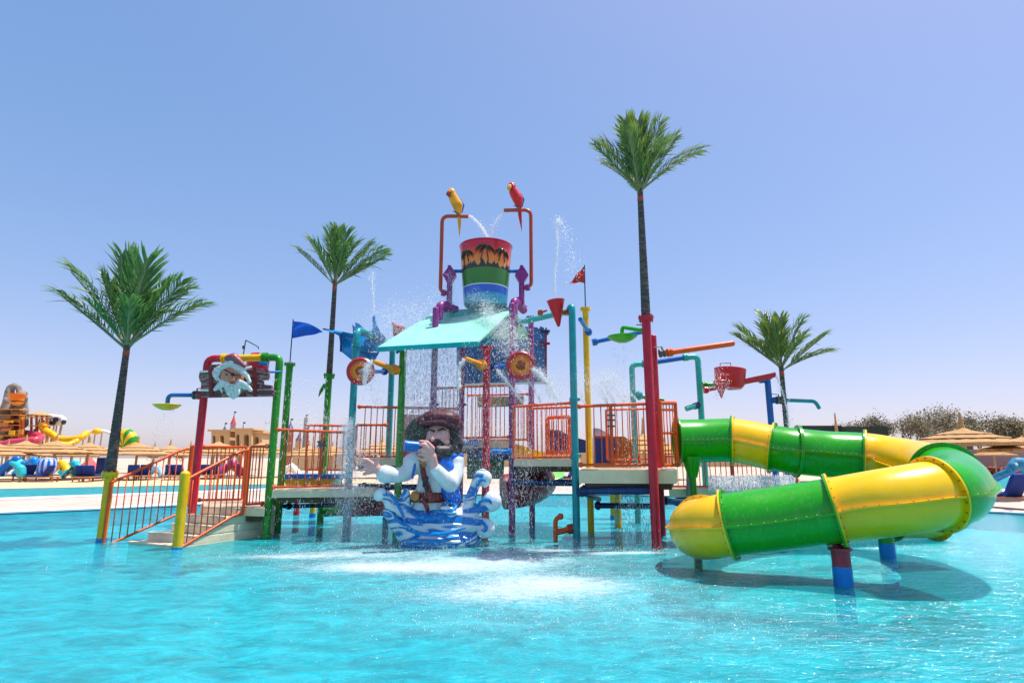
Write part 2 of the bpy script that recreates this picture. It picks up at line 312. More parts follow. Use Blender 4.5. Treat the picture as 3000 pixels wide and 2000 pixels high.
foam(1250, 1655, 3.0, 1.05, .84); foam(1330, 1665, 1.0, .4, .4); foam(1500, 1640, 1.2, .6, .6); foam(1330, 1612, 1.9, .7, .5); foam(800, 1630, .8, .22, .8); foam(1000, 1620, .9, .35, .7); foam(1080, 1660, .8, .35, .7); foam(1480, 1745, 1.6, .8, .78); foam(1380, 1740, .8, .4, .35); foam(1650, 1610, .7, .25, .8); foam(1890, 1618, .45, .13, 1.2); foam(1760, 1620, .5, .2, .7); foam(1600, 1700, .9, .45, .7); foam(1750, 1720, 1.0, .5, .45); foam(480, 1556, .45, .22, .8); foam(1020, 1585, .5, .5, .8); foam(1700, 1590, .4, .3, .6); foam(2000, 1800, 1.3, .6, .42); foam(2600, 1605, .8, .25, .6); foam(1300, 1545, 1.2, .7, .6); foam(1200, 1500, .8, .8, .5); foam(1850, 1520, .6, .6, .6); foam(2200, 1870, 1.2, .4, .3); foam(1350, 1830, .9, .35, .4)
def water_mat(name, col, foamy=True, wavescale=1.0):
    m, n, p = newmat(name); n.nodes.remove(p); pos = geo_pos(n); L = n.links.new
    mp = nd(n, 'ShaderNodeMapping'); mp.inputs['Scale'].default_value = (1.0, 1.7, 1); mp.inputs['Rotation'].default_value = (0, 0, R(12)); L(pos, mp.inputs[0])
    n1 = noise_tex(n, 2.6 * wavescale, 3, 0.6, mp.outputs[0], 0.7); n2 = noise_tex(n, 7.5 * wavescale, 3, 0.65, mp.outputs[0], 0.9); n3 = noise_tex(n, 26 * wavescale, 2, 0.6, pos, 0.3)
    def add(a, b, k):
        x = nd(n, 'ShaderNodeMath', operation='MULTIPLY_ADD'); L(b, x.inputs[0]); x.inputs[1].default_value = k; L(a, x.inputs[2]); return x.outputs[0]
    h = add(add(n1, n2, 0.42), n3, 0.10)
    b = nd(n, 'ShaderNodeBump'); b.inputs['Strength'].default_value = 1.0; b.inputs['Distance'].default_value = 0.09; L(h, b.inputs['Height'])
    tr = nd(n, 'ShaderNodeBsdfTransparent'); tr.inputs[0].default_value = (0.55, 0.97, 0.99, 1)
    df = nd(n, 'ShaderNodeBsdfDiffuse'); L(b.outputs[0], df.inputs['Normal'])
    cc = ramp(n, add(noise_tex(n, 2.0 * wavescale, 5, 0.75, mp.outputs[0], 0.9), n2, 0.35), [(0.54, tuple(c * 0.52 for c in col)), (0.82, tuple(min(1, c * 1.30 + 0.004) for c in col))]); L(cc, df.inputs[0])  # light and dark sides of the ripples painted into the water colour
    body = nd(n, 'ShaderNodeMixShader'); body.inputs[0].default_value = 0.56; L(tr.outputs[0], body.inputs[1]); L(df.outputs[0], body.inputs[2])
    gl = nd(n, 'ShaderNodeBsdfGlossy'); gl.inputs['Roughness'].default_value = 0.10; L(b.outputs[0], gl.inputs['Normal'])
    fr = nd(n, 'ShaderNodeFresnel'); fr.inputs[0].default_value = 1.33; L(b.outputs[0], fr.inputs['Normal'])
    fk = nd(n, 'ShaderNodeMath', operation='MULTIPLY'); L(fr.outputs[0], fk.inputs[0]); fk.inputs[1].default_value = 0.34
    top = nd(n, 'ShaderNodeMixShader'); L(fk.outputs[0], top.inputs[0]); L(body.outputs[0], top.inputs[1]); L(gl.outputs[0], top.inputs[2])
    out = top.outputs[0]
    if foamy:
        sx = nd(n, 'ShaderNodeSeparateXYZ'); L(pos, sx.inputs[0]); tot = None
        for (x, y, rx, ry, s) in FOAM:
            def M(op, a, bb, c=None):
                q = nd(n, 'ShaderNodeMath', operation=op)
                for i, v in enumerate((a, bb, c)):
                    if v is None: continue
                    if isinstance(v, (int, float)): q.inputs[i].default_value = v
                    else: L(v, q.inputs[i])
                return q.outputs[0]
            u = M('MULTIPLY', M('SUBTRACT', sx.outputs[0], x), 1 / rx); v = M('MULTIPLY', M('SUBTRACT', sx.outputs[1], y), 1 / ry)
            d2 = M('ADD', M('MULTIPLY', u, u), M('MULTIPLY', v, v)); g = M('MULTIPLY', M('POWER', 2.718, M('MULTIPLY', d2, -1.0)), s)
            tot = g if tot is None else M('ADD', tot, g)
        fn = noise_tex(n, 6, 7, 0.82, mp.outputs[0], 0.6); fn2 = noise_tex(n, 55, 2, 0.6, pos)
        q = M('ADD', M('MULTIPLY', fn, 0.72), M('MULTIPLY', fn2, 0.42)); q = M('MULTIPLY', M('SUBTRACT', M('ADD', q, M('MULTIPLY', tot, 0.29)), 0.80), 2.3)
        cl = nd(n, 'ShaderNodeClamp'); L(M('ADD', M('MAXIMUM', q, 0.0), M('MULTIPLY', M('MINIMUM', tot, 1.3), 0.09)), cl.inputs[0]); cl.inputs[2].default_value = 0.72
        fd = nd(n, 'ShaderNodeBsdfDiffuse'); fd.inputs[0].default_value = (0.70, 0.76, 0.78, 1); L(b.outputs[0], fd.inputs['Normal'])
        fm = nd(n, 'ShaderNodeMixShader'); L(cl.outputs[0], fm.inputs[0]); L(out, fm.inputs[1]); L(fd.outputs[0], fm.inputs[2]); out = fm.outputs[0]
    L(out, n.nodes['Material Output'].inputs[0]); return m
mb = MB(); mb.add(ringpts(0.0, 0.0), [tuple(range(len(loop)))]); tag(mb.build('pool_water', water_mat('pool_water', (0.0, 0.49, 0.56)), None, 0, loc=(0, 0, 0)), kind='structure')
# second pool on the left and the sandy shore beyond it
def sheet(name, pts, z, mat, t=0.0):
    mb = MB(); mb.add([(x, y, z) for x, y in pts], [tuple(range(len(pts)))]); return tag(mb.build(name, mat, None, 0), kind='structure')
RW = water_mat('far_pool_water', (0.02, 0.42, 0.52), False, 1.5)
def strip(name, pix_a, pix_b, z, mat):
    a = [on(x, y, z) for x, y in pix_a]; b = [on(x, y, z) for x, y in pix_b]; k = len(a); mb = MB()
    mb.add(a + b, [(i, i + 1, k + i + 1, k + i) for i in range(k - 1)]); return tag(mb.build(name, mat, None, 0), kind='structure')
strip('far_pool_coping', [(-300, 1470), (0, 1463), (300, 1452), (560, 1443), (800, 1433)], [(-300, 1464), (0, 1457), (300, 1447), (560, 1438), (800, 1429)], 0.057, COPING)
strip('far_pool_water', [(-300, 1465), (0, 1458), (300, 1448), (560, 1439), (800, 1430)], [(-300, 1433), (0, 1430), (300, 1424), (560, 1419), (800, 1415)], 0.053, RW)
strip('sand_shore', [(-300, 1434), (0, 1431), (300, 1425), (560, 1420), (1100, 1414)], [(-300, 1396), (0, 1396), (300, 1396), (560, 1396), (1100, 1396)], 0.061, SAND)
strip('right_pool_water', [(2900, 1432), (3200, 1440)], [(2900, 1396), (3200, 1398)], 0.053, RW)
strip('right_pool_coping', [(2890, 1437), (3200, 1445)], [(2890, 1430), (3200, 1438)], 0.059, COPING)

# ================================================================ posts and pipes
def post(name, label, mat, px, py, ztop, r=0.066, group='coloured steel posts of the play structure', flange=False, cap=False, rings=(), root=None, xy=None, bluefoot=False, clampmat=None):
    p = on(px, py) if xy is None else Vector((xy[0], xy[1], 0))
    t = root or thing(name, label, 'post', (p.x, p.y, 0), group)
    mb = MB(); mb.tube([(p.x, p.y, -0.42), (p.x, p.y, ztop)], r, 20)
    mb.build('pole', mat, t)
    if bluefoot: mb = MB(); mb.tube([(p.x, p.y, -0.41), (p.x, p.y, 0.035)], r + 0.006, 20); mb.build('foot_sleeve', SKYB, t)
    if flange: mb = MB(); mb.lathe([(r, -0.10), (r + 0.008, -0.04), (r + 0.045, -0.035), (r + 0.045, 0.012), (0, 0.013)], (p.x, p.y, ztop), seg=24); [mb.lathe([(0.009, 0), (0.009, 0.025), (0, 0.026)], (p.x + (r + 0.03) * math.cos(a), p.y + (r + 0.03) * math.sin(a), ztop + 0.01), seg=6) for a in np.arange(0, 2 * PI, PI / 4)]; mb.build('flange', mat, t)
    if cap: mb = MB(); mb.ball((p.x, p.y, ztop), (r * 1.0, r * 1.0, r * 0.7)); mb.build('cap', mat, t)
    for z in rings:
        mb = MB(); mb.lathe([(r, -0.035), (r + 0.016, -0.03), (r + 0.016, 0.03), (r, 0.035)], (p.x, p.y, z), seg=20); mb.box((p.x + r + .02, p.y - .01, z), (0.05, 0.03, 0.05)); mb.build('clamp', clampmat or mat, t)
    return t, p
def zof(py, Y): return at(1500, py, Y).z
def pipe(name, label, mat, pts, r=0.05, fil=0.18, cat='pipe', group=None, root=None, part=None, seg=14):
    mb = MB(); mb.tube(fillet(pts, fil, 8) if len(pts) > 2 else pts, r, seg)
    if root is not None: return mb.build(part or 'pipe', mat, root)
    return tag(mb.build(name, mat), label, cat, group)
def collar(root, c, axis, r, mat, w=0.05, name='pipe_flange'):
    ax = Vector(axis).normalized(); mb = MB(); mb.lathe([(r, -w), (r + 0.028, -w * .9), (r + 0.028, -w * .1), (r + .012, -w * .1), (r + .012, w * .1), (r + 0.028, w * .1), (r + 0.028, w * .9), (r, w)], c, ax, 18)
    q = ax.to_track_quat('Z', 'Y')
    for k in range(6): mb.lathe([(0.008, -w * 1.3), (0.008, w * 1.3), (0, w * 1.3)], Vector(c) + q @ Vector(((r + .016) * math.cos(k * PI / 3), (r + .016) * math.sin(k * PI / 3), 0)), ax, 6)
    return mb.build(name, mat, root)
def valve(root, c, axis, r=0.055, mat=None):      # butterfly valve: grey body, lever
    c = Vector(c); ax = Vector(axis).normalized(); mb = MB(); mb.lathe([(r, -0.06), (r + .03, -.055), (r + .03, -.02), (r + .01, -.018), (r + .01, .018), (r + .03, .02), (r + .03, .055), (r, .06)], c, ax, 16)
    o = mb.build('valve', mat or STEEL, root); mb = MB(); mb.tube([c, c + Vector((0, 0, r + .07))], 0.014, 8); mb.tube([c + Vector((0, 0, r + .07)), c + Vector((0, 0, r + .08)) - ax * 0.16], 0.009, 6); mb.build('lever', STEEL, o); return o

POSTG = 'coloured steel posts of the play structure'
# 1 yellow sleeve post and palm at the far left are built with the palm; 2 short yellow post
t2, p2 = post('yellow_post', 'short yellow capped post in the water in front of the cream steps', YELLOW, 519, 1608, zof(1388, 9.51), 0.074, cap=True, bluefoot=True)
YA = 10.75
# arch: red post, yellow crossbar, green post
pr = at(583, 1300, YA); pg = at(800, 1300, YA); zt = zof(1050, YA)
red_arch = thing('entrance_arch', 'pipe arch over the landing with red left leg, yellow crossbar and green right leg', 'arch', (pr.x, pr.y, 0))
mb = MB(); mb.tube(fillet([(pr.x, pr.y, -.42), (pr.x, pr.y, zt), (pr.x + .32, pr.y, zt)], .28, 10), .068, 18); mb.build('red_leg', RED, red_arch)
mb = MB(); mb.tube([(pr.x + .32, pr.y, zt), (pg.x - .26, pg.y, zt + .02)], .066, 18); mb.build('crossbar', YELLOW, red_arch)
mb = MB(); mb.tube(fillet([(pg.x - .26, pg.y, zt + .02), (pg.x, pg.y, zt + .02), (pg.x, pg.y, -.42)], .26, 10), .068, 18); mb.build('green_leg', GREEN, red_arch)
collar(red_arch, (pr.x + .32, pr.y, zt), (1, 0, 0), .066, YELLOW); collar(red_arch, (pg.x - .28, pg.y, zt + .02), (1, 0, 0), .066, GREEN)
for z in (0.05, 0.38): mb = MB(); mb.lathe([(.068, -.02), (.10, -.018), (.10, .018), (.068, .02)], (pg.x, pg.y, z), seg=18); mb.build('clamp', GREEN, red_arch)
# yellow dish shower on the red leg
sh = at(490, 1185, YA); sv = at(572, 1157, YA)
dish = thing('shower_dish', 'yellow dish shower on a bent blue pipe left of the red leg', 'shower', (sh.x, sh.y, sh.z))
def dishpart(root, c, r, mat, name='dish'):
    mb = MB(); k = [(0.0, -.42 * r), (.35 * r, -.40 * r), (.7 * r, -.25 * r), (.93 * r, -.06 * r), (r, 0), (.97 * r, .02 * r), (.6 * r, .05 * r), (0, .06 * r)]; mb.lathe(k, c, seg=28); return mb.build(name, mat, root)
dishpart(dish, sh, .245, paint('acid_yellow', (.90, .52, .0), .35)); pipe('', '', BLUE, [sh + Vector((0, 0, -.02)), Vector((sh.x, sh.y, sv.z)), Vector((pr.x - .16, sv.y, sv.z))], .038, .12, root=dish)
valve(dish, (pr.x - .14, sv.y, sv.z), (-1, 0, 0), .05); mb = MB(); mb.ball((pr.x - .075, sv.y, sv.z), .075); mb.build('joint', RED, dish)
# 4 green flag post
t4, p4 = post('green_flag_post', 'green post with a blue flag on top behind the arch', GREEN, 812, 1555, zof(1066, 11.79), .067, flange=True)
def flag(root_label, name, p, z0, z1, pts, mat, polemat, cat='flag'):
    t = thing(name, root_label, cat, (p.x, p.y, z0)); mb = MB(); mb.tube([(p.x, p.y, z0), (p.x, p.y, z1)], .012, 8); mb.build('flagpole', polemat, t)
    return t
f1 = flag('blue pennant flag flying to the right on the green post', 'blue_flag', p4, zof(1066, 11.79), zof(935, 11.79), None, BLUE, NAVY)
def cloth(root, p, outline, mat, Y, ph=0.0, amp=.05):
    """outline: function s -> (top z, bottom z) along x offsets"""
    mb = MB(); nx, nz = 28, 10; vs = []
    for i in range(nx + 1):
        s = i / nx; x, zt_, zb = outline(s)
        for j in range(nz + 1):
            t = j / nz; z = zt_ * (1 - t) + zb * t; vs.append((x, Y + amp * math.sin(s * 9 + ph + t * 2.0) * s + .3 * amp * math.sin(t * 7 + s * 5), z))
    k = nz + 1; fs = [(i * k + j, (i + 1) * k + j, (i + 1) * k + j + 1, i * k + j + 1) for i in range(nx) for j in range(nz)]
    fs2 = []; n0 = len(vs); vs2 = [(x, y + .008, z) for x, y, z in vs]
    mb.add(vs, fs); mb.add(vs2, [tuple(reversed(f)) for f in fs]); return mb.build('cloth', mat, root)
a = at(846, 941, 11.79); b_ = at(846, 990, 11.79); c_ = at(934, 974, 11.79)
cloth(f1, p4, lambda s: (p4.x + .01 + (c_.x - a.x) * s, a.z + (c_.z - a.z) * (s ** 2.2) * 1.0, b_.z + (c_.z - b_.z) * s), paint('blue_flag_cloth', (0, .10, .55), .6, .2), 11.79)
# 6 teal posts at left
Y6 = 11.1
q1 = at(1033, 1200, Y6); q2 = at(1143, 1200, 13.0)
ta = thing('teal_arch', 'teal pipe arch behind the left orange dish, running back to a second leg', 'arch', (q1.x, q1.y, 0), None)
z6 = zof(962, Y6); mb = MB(); mb.tube(fillet([(q1.x, q1.y, -.42), (q1.x, q1.y, z6), (q2.x, q2.y, z6), (q2.x, q2.y, -.42)], .22, 8), .066, 18); mb.build('pipe', TEAL, ta); collar(ta, (q1.x, q1.y, z6 - .32), (0, 0, 1), .058, TEAL); 
# green centre post with roof, red centre post
tg, pgc = post('green_roof_post', 'green post holding the front left corner of the turquoise roof', GREEN, 1161, 1571, zof(1018, 10.98), .068, flange=True)
tr_, prc = post('red_roof_post', 'red post under the front right corner of the turquoise roof', RED, 1421, 1580, zof(1018, 10.6), .068, flange=True, rings=(1.25,))
# purple posts
PU = []
for nm, lb, px, Y, pyt, fl in [('purple_post', 'purple post crossing the right end of the turquoise roof', 1500, 11.5, 892, 0), ('purple_post', 'purple post rearmost of the four, right of the right orange dish', 1557, 13.0, 930, 1), ('purple_post', 'purple post under the left half of the roof, behind the pirate hat', 1269, 11.5, 905, 0), ('purple_post', 'purple post at the back just left of the red roof post', 1352, 13.0, 955, 0)]:
    q = at(px, 1200, Y); zt_ = zof(pyt, Y); t, _ = post(nm, lb, PURPLE, 0, 0, zt_, .064, flange=bool(fl), cap=not fl, xy=(q.x, q.y), rings=(zof(1185, Y),)); PU.append((t, q, zt_))
# teal post right of centre, with crossbar to the purple post
t13, p13 = post('teal_post', 'teal post standing in the water left of the right-hand deck', TEAL, 1690, 1585, zof(922, 10.38), .064, rings=(zof(1170, 10.38), zof(1335, 10.38)))
zc = zof(918, 10.7)
mb = MB(); mb.tube(fillet([(p13.x, p13.y, zof(922, 10.38) - .02), (p13.x, p13.y, zc + .06), (p13.x - .02, p13.y + .2, zc + .06)], .1, 6), .064, 16); mb.build('elbow', TEAL, t13)
pu0 = PU[0][1]
cone_t = thing('cone_fountain', 'red cone funnel hanging from a pale teal crossbar left of the teal post', 'fountain', (p13.x - .35, p13.y + .3, zc - .3))
mb = MB(); mb.tube([(pu0.x + .1, pu0.y, zc), (p13.x, p13.y + .2, zc + .02)], .055, 16); mb.build('crossbar', LTEAL, cone_t)
cc = at(1628, 882, 10.55); ct = at(1637, 957, 10.55); ax = (cc - ct)
mb = MB(); mb.lathe([(0.012, 0), (.03, .02), (.165, ax.length), (.172, ax.length + .01), (.15, ax.length + .01), (.02, .1)], ct, ax, 28); mb.build('cone', paint('bright_red_paint', (.62, .008, .02), .3), cone_t)
for px in (1583, 1661): q = at(px, 916, 10.6); mb = MB(); mb.box(q, (.10, .14, .09), bev=.02); mb.tube([q, q + Vector((.12 if px < 1600 else -.12, -.05, .03))], .02, 8); mb.build('bracket', BROWN, cone_t)
collar(cone_t, (pu0.x + .14, pu0.y, zc), (1, 0, 0), .055, PURPLE)
# 14 yellow post with red flag
t14, p14 = post('yellow_flag_post', 'tall yellow post with a small red flag on top', YELLOW, 1732, 1560, zof(903, 11.5), .062, flange=True)
f2 = flag('small red triangular flag flying to the left on the yellow post', 'red_flag', p14, zof(903, 11.5), zof(775, 11.5), None, RED, NAVY)
a = at(1719, 776, 11.5); b_ = at(1719, 829, 11.5); c_ = at(1677, 828, 11.5)
cloth(f2, p14, lambda s: (p14.x - .01 + (c_.x - a.x) * s, a.z + (c_.z - a.z) * s ** .9 - .02 * math.sin(s * 9), b_.z + .02 * math.sin(s * 5)), paint('red_flag_cloth', (.55, .03, .02), .7, .4, scale=14), 11.5, 1.0, .03)
bp = thing('blue_pipe_spur', 'blue diagonal pipe between the teal post and the yellow post', 'pipe', at(1712, 955, 11)); pipe('', '', SKYB, [at(1700, 935, 10.6), at(1724, 972, 11.3)], .042, root=bp); collar(bp, at(1724, 972, 11.3), at(1724, 972, 11.3) - at(1700, 935, 10.6), .042, BLUE)
# 15 red palm post + 16 red elbow post
t16, p16 = post('red_elbow_post', 'thinner red post with a rounded elbow top behind the tall red palm post', RED, 1942, 1568, zof(985, 11.1), .062, cap=True)
# green dish shower
gd = at(1823, 985, 10.0); gv = at(1885, 968, 9.6)
ds = thing('shower_dish', 'green dish shower on a green pipe left of the tall red post', 'shower', gd)
dishpart(ds, gd, .262, paint('vivid_green_paint', (.02, .36, .01), .3)); pipe('', '', paint('vivid_green_paint', (.02, .36, .01)), [gd, at(1822, 958, 10), gv], .034, .1, root=ds); valve(ds, at(1893, 973, 9.55), (1, 0, 0), .05)
bl = thing('blue_pipe_bar', 'blue pipe running from the yellow flag post past the green dish', 'pipe', at(1735, 1003, 11.3)); pipe('', '', BLUE, [at(1736, 1003, 11.3), at(1900, 968, 11.2)], .042, root=bl); collar(bl, at(1742, 1002, 11.28), at(1900, 968, 11.2) - at(1736, 1003, 11.3), .042, BLUE, .04)
# orange spray pipe
op = thing('orange_spray_pipe', 'long orange pipe sticking out to the right of the red posts', 'pipe', at(1945, 1035, 11)); o1 = at(1950, 1034, 11); o2 = at(2145, 1006, 11)
pipe('', '', ORANGE, [o1, o2], .055, root=op); mb = MB(); mb.ball(o2, .055); mb.build('cap', ORANGE, op); collar(op, at(1962, 1032, 11), o2 - o1, .055, ORANGE); valve(op, at(1940, 1034, 11), o2 - o1, .055)
# rear teal frame with blue crossbar
YB = 13.2
l1 = at(1856, 1200, YB); l2 = at(2054, 1200, YB); zb1 = zof(1068, YB); zb2 = zof(1044, YB)
bf = thing('rear_pipe_frame', 'pale teal frame with a blue crossbar behind the red posts', 'frame', (l1.x, YB, 0))
pipe('', '', LTEAL, [(l1.x, YB, -.42), (l1.x, YB, zb1), (l1.x + .28, YB, zb1 + .02)], .064, .26, root=bf, part='left_leg'); pipe('', '', LTEAL, [(l2.x, YB, -.42), (l2.x, YB, zb2), (l2.x - .28, YB, zb2 - .02)], .068, .26, root=bf, part='right_leg')
pipe('', '', BLUE, [(l1.x + .28, YB, zb1 + .02), (l2.x - .28, YB, zb2 - .02)], .06, root=bf, part='crossbar'); collar(bf, (l1.x + .3, YB, zb1 + .02), (1, 0, .1), .058, BLUE); collar(bf, (l2.x - .28, YB, zb2 - .02), (1, 0, .1), .058, LTEAL)
nz_ = thing('water_nozzle', 'short pale teal nozzle on the left of the rear teal leg', 'nozzle', at(2045, 1187, YB)); mb = MB(); mb.tube([at(2010, 1197, YB - .1), at(2036, 1189, YB - .05)], .06, 14); mb.build('spout', LTEAL, nz_); mb = MB(); mb.tube([at(2034, 1190, YB - .05), at(2046, 1186, YB)], .075, 14); mb.build('clamp', NAVY, nz_)
gx = thing('green_pipe_nozzle', 'green pipe with a round valve above the right railing', 'pipe', at(1880, 1160, 12)); pipe('', '', GREEN, [at(1872, 1160, 12.4), at(1945, 1172, 12.4)], .045, root=gx); mb = MB(); mb.ball(at(1872, 1158, 12.3), (.085, .1, .1)); mb.build('joint', TEAL, gx)
# red trough group
YT = 12.4
rt = thing('red_trough', 'red tipping trough with a long spout on a green bar', 'water feature', at(2130, 1110, YT)); BR = paint('bright_red_paint', (.62, .008, .02))
def tube_open(mb, a, b, r, lip=.01):
    mb.tube([a, b], r, 16, False, up=Vector((0, 0, 1)), a0=PI * .98, a1=2.02 * PI); mb.tube([b, a], r - lip, 16, False, up=Vector((0, 0, 1)), a0=PI * .98, a1=2.02 * PI)
mb = MB(); k = []
for s in np.linspace(0, 1, 12): k.append((at(2096 + 84 * s, 1077 - 0 * s, YT), at(2096 + 84 * s, 1145 - 42 * max(0, s - .45), YT)))
mb.lathe([(.0, 0), (.24, .04), (.30, .12), (.33, .46), (.31, .47), (.27, .14), (0, .1)], at(2137, 1140, YT) + Vector((0, 0, -.02)), (.1, 0, 1), 28); mb.build('bowl', BR, rt)
mb = MB(); mb.tube([at(2140, 1118, YT - .1), at(2266, 1092, YT - .1)], .10, 16, False, up=Vector((0, 0, 1)), a0=PI, a1=2 * PI); mb.tube([at(2266, 1092, YT - .1), at(2140, 1118, YT - .1)], .09, 16, False, up=Vector((0, 0, 1)), a0=PI, a1=2 * PI); mb.tube([at(2140, 1128, YT - .1), at(2260, 1104, YT - .1)], .045, 10); mb.build('spout', BR, rt)
mb = MB(); mb.lathe([(.01, 0), (.15, .36), (.14, .37), (0, .3)], at(2114, 1166, YT - .2), (0, 0, 1), 20); mb.build('cone', BR, rt); pipe('', '', BR, [at(2064, 1143, YT), at(2110, 1135, YT)], .04, root=rt); collar(rt, at(2068, 1142, YT), (1, 0, 0), .045, BR, .04)
pipe('', '', STEEL, [at(2110, 1078, YT), at(2110, 1064, YT), at(2140, 1063, YT), at(2141, 1075, YT)], .008, .01, root=rt, part='handle', seg=6)
gb = thing('blue_elbow_post', 'blue post with an elbow joining a green bar under the red trough', 'post', at(2258, 1300, 12.6), POSTG); g1 = at(2064, 1128, 12.7); g2 = at(2232, 1111, 12.7); bp3 = at(2256, 1200, 12.7)
pipe('', '', paint('vivid_green_paint', (.02, .36, .01)), [g1, g2], .052, root=gb, part='bar'); pipe('', '', BLUE, [g2, Vector((bp3.x, bp3.y, g2.z + .02)), Vector((bp3.x, bp3.y, -.42))], .066, .24, root=gb, part='pole'); collar(gb, g2, (1, 0, .1), .055, BLUE); collar(gb, g1, (1, 0, .1), .052, GREEN)
tn = thing('teal_spray_pipe', 'thin teal perforated pipe with a hooked end right of the blue post', 'pipe', at(2300, 1173, 12.6)); pipe('', '', TEAL, [at(2305, 1172, 12.6), at(2388, 1175, 12.6), at(2401, 1197, 12.6)], .04, .1, root=tn); valve(tn, at(2282, 1172, 12.6), (1, 0, 0), .055); mb = MB(); mb.tube([at(2262, 1172, 12.7), at(2276, 1172, 12.65)], .07, 12); mb.build('joint', BLUE, tn)
# hydrant
hy = thing('orange_hydrant', 'low orange curved pipe nozzle at the foot of the teal post', 'nozzle', on(1628, 1585)); h0 = on(1628, 1585); 
pipe('', '', ORANGE, [h0 + Vector((0, 0, -.4)), h0 + Vector((0, 0, .36)), h0 + Vector((.1, 0, .42))], .04, .08, root=hy); mb = MB(); mb.ball(h0 + Vector((.09, 0, .41)), .055); mb.tube([h0 + Vector((0, 0, .14)), h0 + Vector((.26, .05, .2))], .05, 12); mb.build('arm', ORANGE, hy); collar(hy, h0 + Vector((.27, .05, .2)), (1, .2, .2), .055, BROWN)
# orange dishes and nozzles
DISH = None
def dishmat():
    m, n, p = newmat('orange_dish_red_rim'); tc = nd(n, 'ShaderNodeTexCoord'); vl = nd(n, 'ShaderNodeVectorMath', operation='LENGTH'); n.links.new(tc.outputs['Object'], vl.inputs[0])
    ns = noise_tex(n, 9, 4, .6, tc.outputs['Object']); ad = nd(n, 'ShaderNodeMath', operation='MULTIPLY_ADD'); n.links.new(ns, ad.inputs[0]); ad.inputs[1].default_value = .05; n.links.new(vl.outputs['Value'], ad.inputs[2])
    n.links.new(ramp(n, ad.outputs[0], [(.06, (.5, .04, .01)), (.10, (.62, .13, .005)), (.13, (.85, .25, .0)), (.19, (.78, .13, .0)), (.225, (.52, .012, .01)), (.3, (.45, .006, .015))]), p.inputs['Base Color']); p.inputs['Roughness'].default_value = .35; return m
DM = dishmat()
def wheel(px, py, Y, label, src):
    c = at(px, py, Y); t = thing('orange_dish', label, 'dish', c, 'orange water dishes'); n_ = Vector((.05, -1, -.05))
    mb = MB(); mb.lathe([(0, -.03), (.055, -.03), (.07, .0), (.10, .02), (.16, .0), (.235, .03), (.262, .0), (.262, -.03), (.20, -.09), (0, -.11)], c, n_, 36)
    o = mb.build('disc', DM, t); mb = MB(); mb.lathe([(.0, .02), (.062, .02), (.062, -.02)], c, n_, 20)
    for k in range(8): mb.lathe([(.011, 0), (.011, .03), (0, .032)], c + Vector((.043 * math.cos(k * PI / 4), -.02, .043 * math.sin(k * PI / 4))), n_, 6)
    mb.build('hub', BROWN, o); a = Vector(src); pipe('', '', BLUE, [a, c + Vector((0, .10, 0))], .042, root=t); collar(t, a + (c - a) * .12, c - a, .045, NAVY, .03); return t
w1 = wheel(1056, 1087, 10.7, 'orange dish with red rim facing front, left one, beside the teal post', at(1135, 1088, 12.0)); w2 = wheel(1526, 1070, 10.3, 'orange dish with red rim facing front, right one, beside the red post', at(1436, 1074, 10.6))
for lb, a, b in (('amber water cannon on the green roof post', (1160, 1084, 10.85), (1094, 1058, 10.4)), ('amber water cannon on the red roof post', (1414, 1070, 10.5), (1362, 1050, 10.1))):
    A, B = at(*a), at(*b); t = thing('water_cannon', lb, 'water cannon', A, 'amber water cannons'); mb = MB(); mb.tube([A, A.lerp(B, .9), B], [.055, .045, .038], 14); mb.build('barrel', AMBER, t); mb = MB(); mb.ball(A, (.09, .09, .09)); mb.build('swivel', AMBER, t); collar(t, A + (B - A) * .08, B - A, .07, AMBER, .03); mb = MB(); mb.tube([A + Vector((0, 0, .05)), A + Vector((.1, 0, .1))], .01, 6); mb.build('handle', STEEL, t)

# ================================================================ roof
roof = thing('roof', 'turquoise sloping sheet roof over the pirate statue', 'roof', at(1300, 960, 11.5))
A = at(1106, 1016, 10.7); B = at(1402, 999, 10.3); C = at(1507, 903, 12.3); D = at(1268, 917, 12.5)
nrm = (B - A).cross(D - A).normalized(); nrm = nrm if nrm.z > 0 else -nrm
def slab4(name, P, th, mat, n=nrm, grid=1):
    mb = MB(); mb.plate(P, n * -th); return mb.build(name, mat, roof, 30)
slab4('front_sheet', [A, B, C, D], .035, ROOF); e = (D - A).normalized() * .03
mb = MB(); mb.plate([A - e - nrm * .09, B - e - nrm * .09, B - e + nrm * .004, A - e + nrm * .004], (D - A).normalized() * .028); mb.build('fascia', ROOFE, roof)
D2 = D + Vector((.05, .6, -.35)); C2 = C + Vector((.40, .9, -.50)); n2 = (C - D).cross(C2 - C).normalized(); n2 = n2 if n2.z > 0 else -n2
slab4('rear_sheet', [D, C, C2, D2], .035, ROOF, n2); mb = MB(); mb.tube([D + Vector((0, 0, .01)), C + Vector((0, 0, .01))], .035, 10); mb.build('ridge_cap', ROOFE, roof)
mb = MB(); mb.plate([at(1318, 928, 12.0), at(1345, 915, 12.2), at(1385, 913, 12.2), at(1345, 922, 12.05)], nrm * .05); mb.build('crease', ROOFE, roof)
for a, b in (((1160, 1018, 10.95), (1285, 925, 12.3)), ((1410, 1004, 10.6), (1488, 915, 12.2))):
    mb = MB(); mb.tube([at(*a) - nrm * .1, at(*b) - nrm * .1], .03, 8); mb.build('rafter', TEAL, roof)

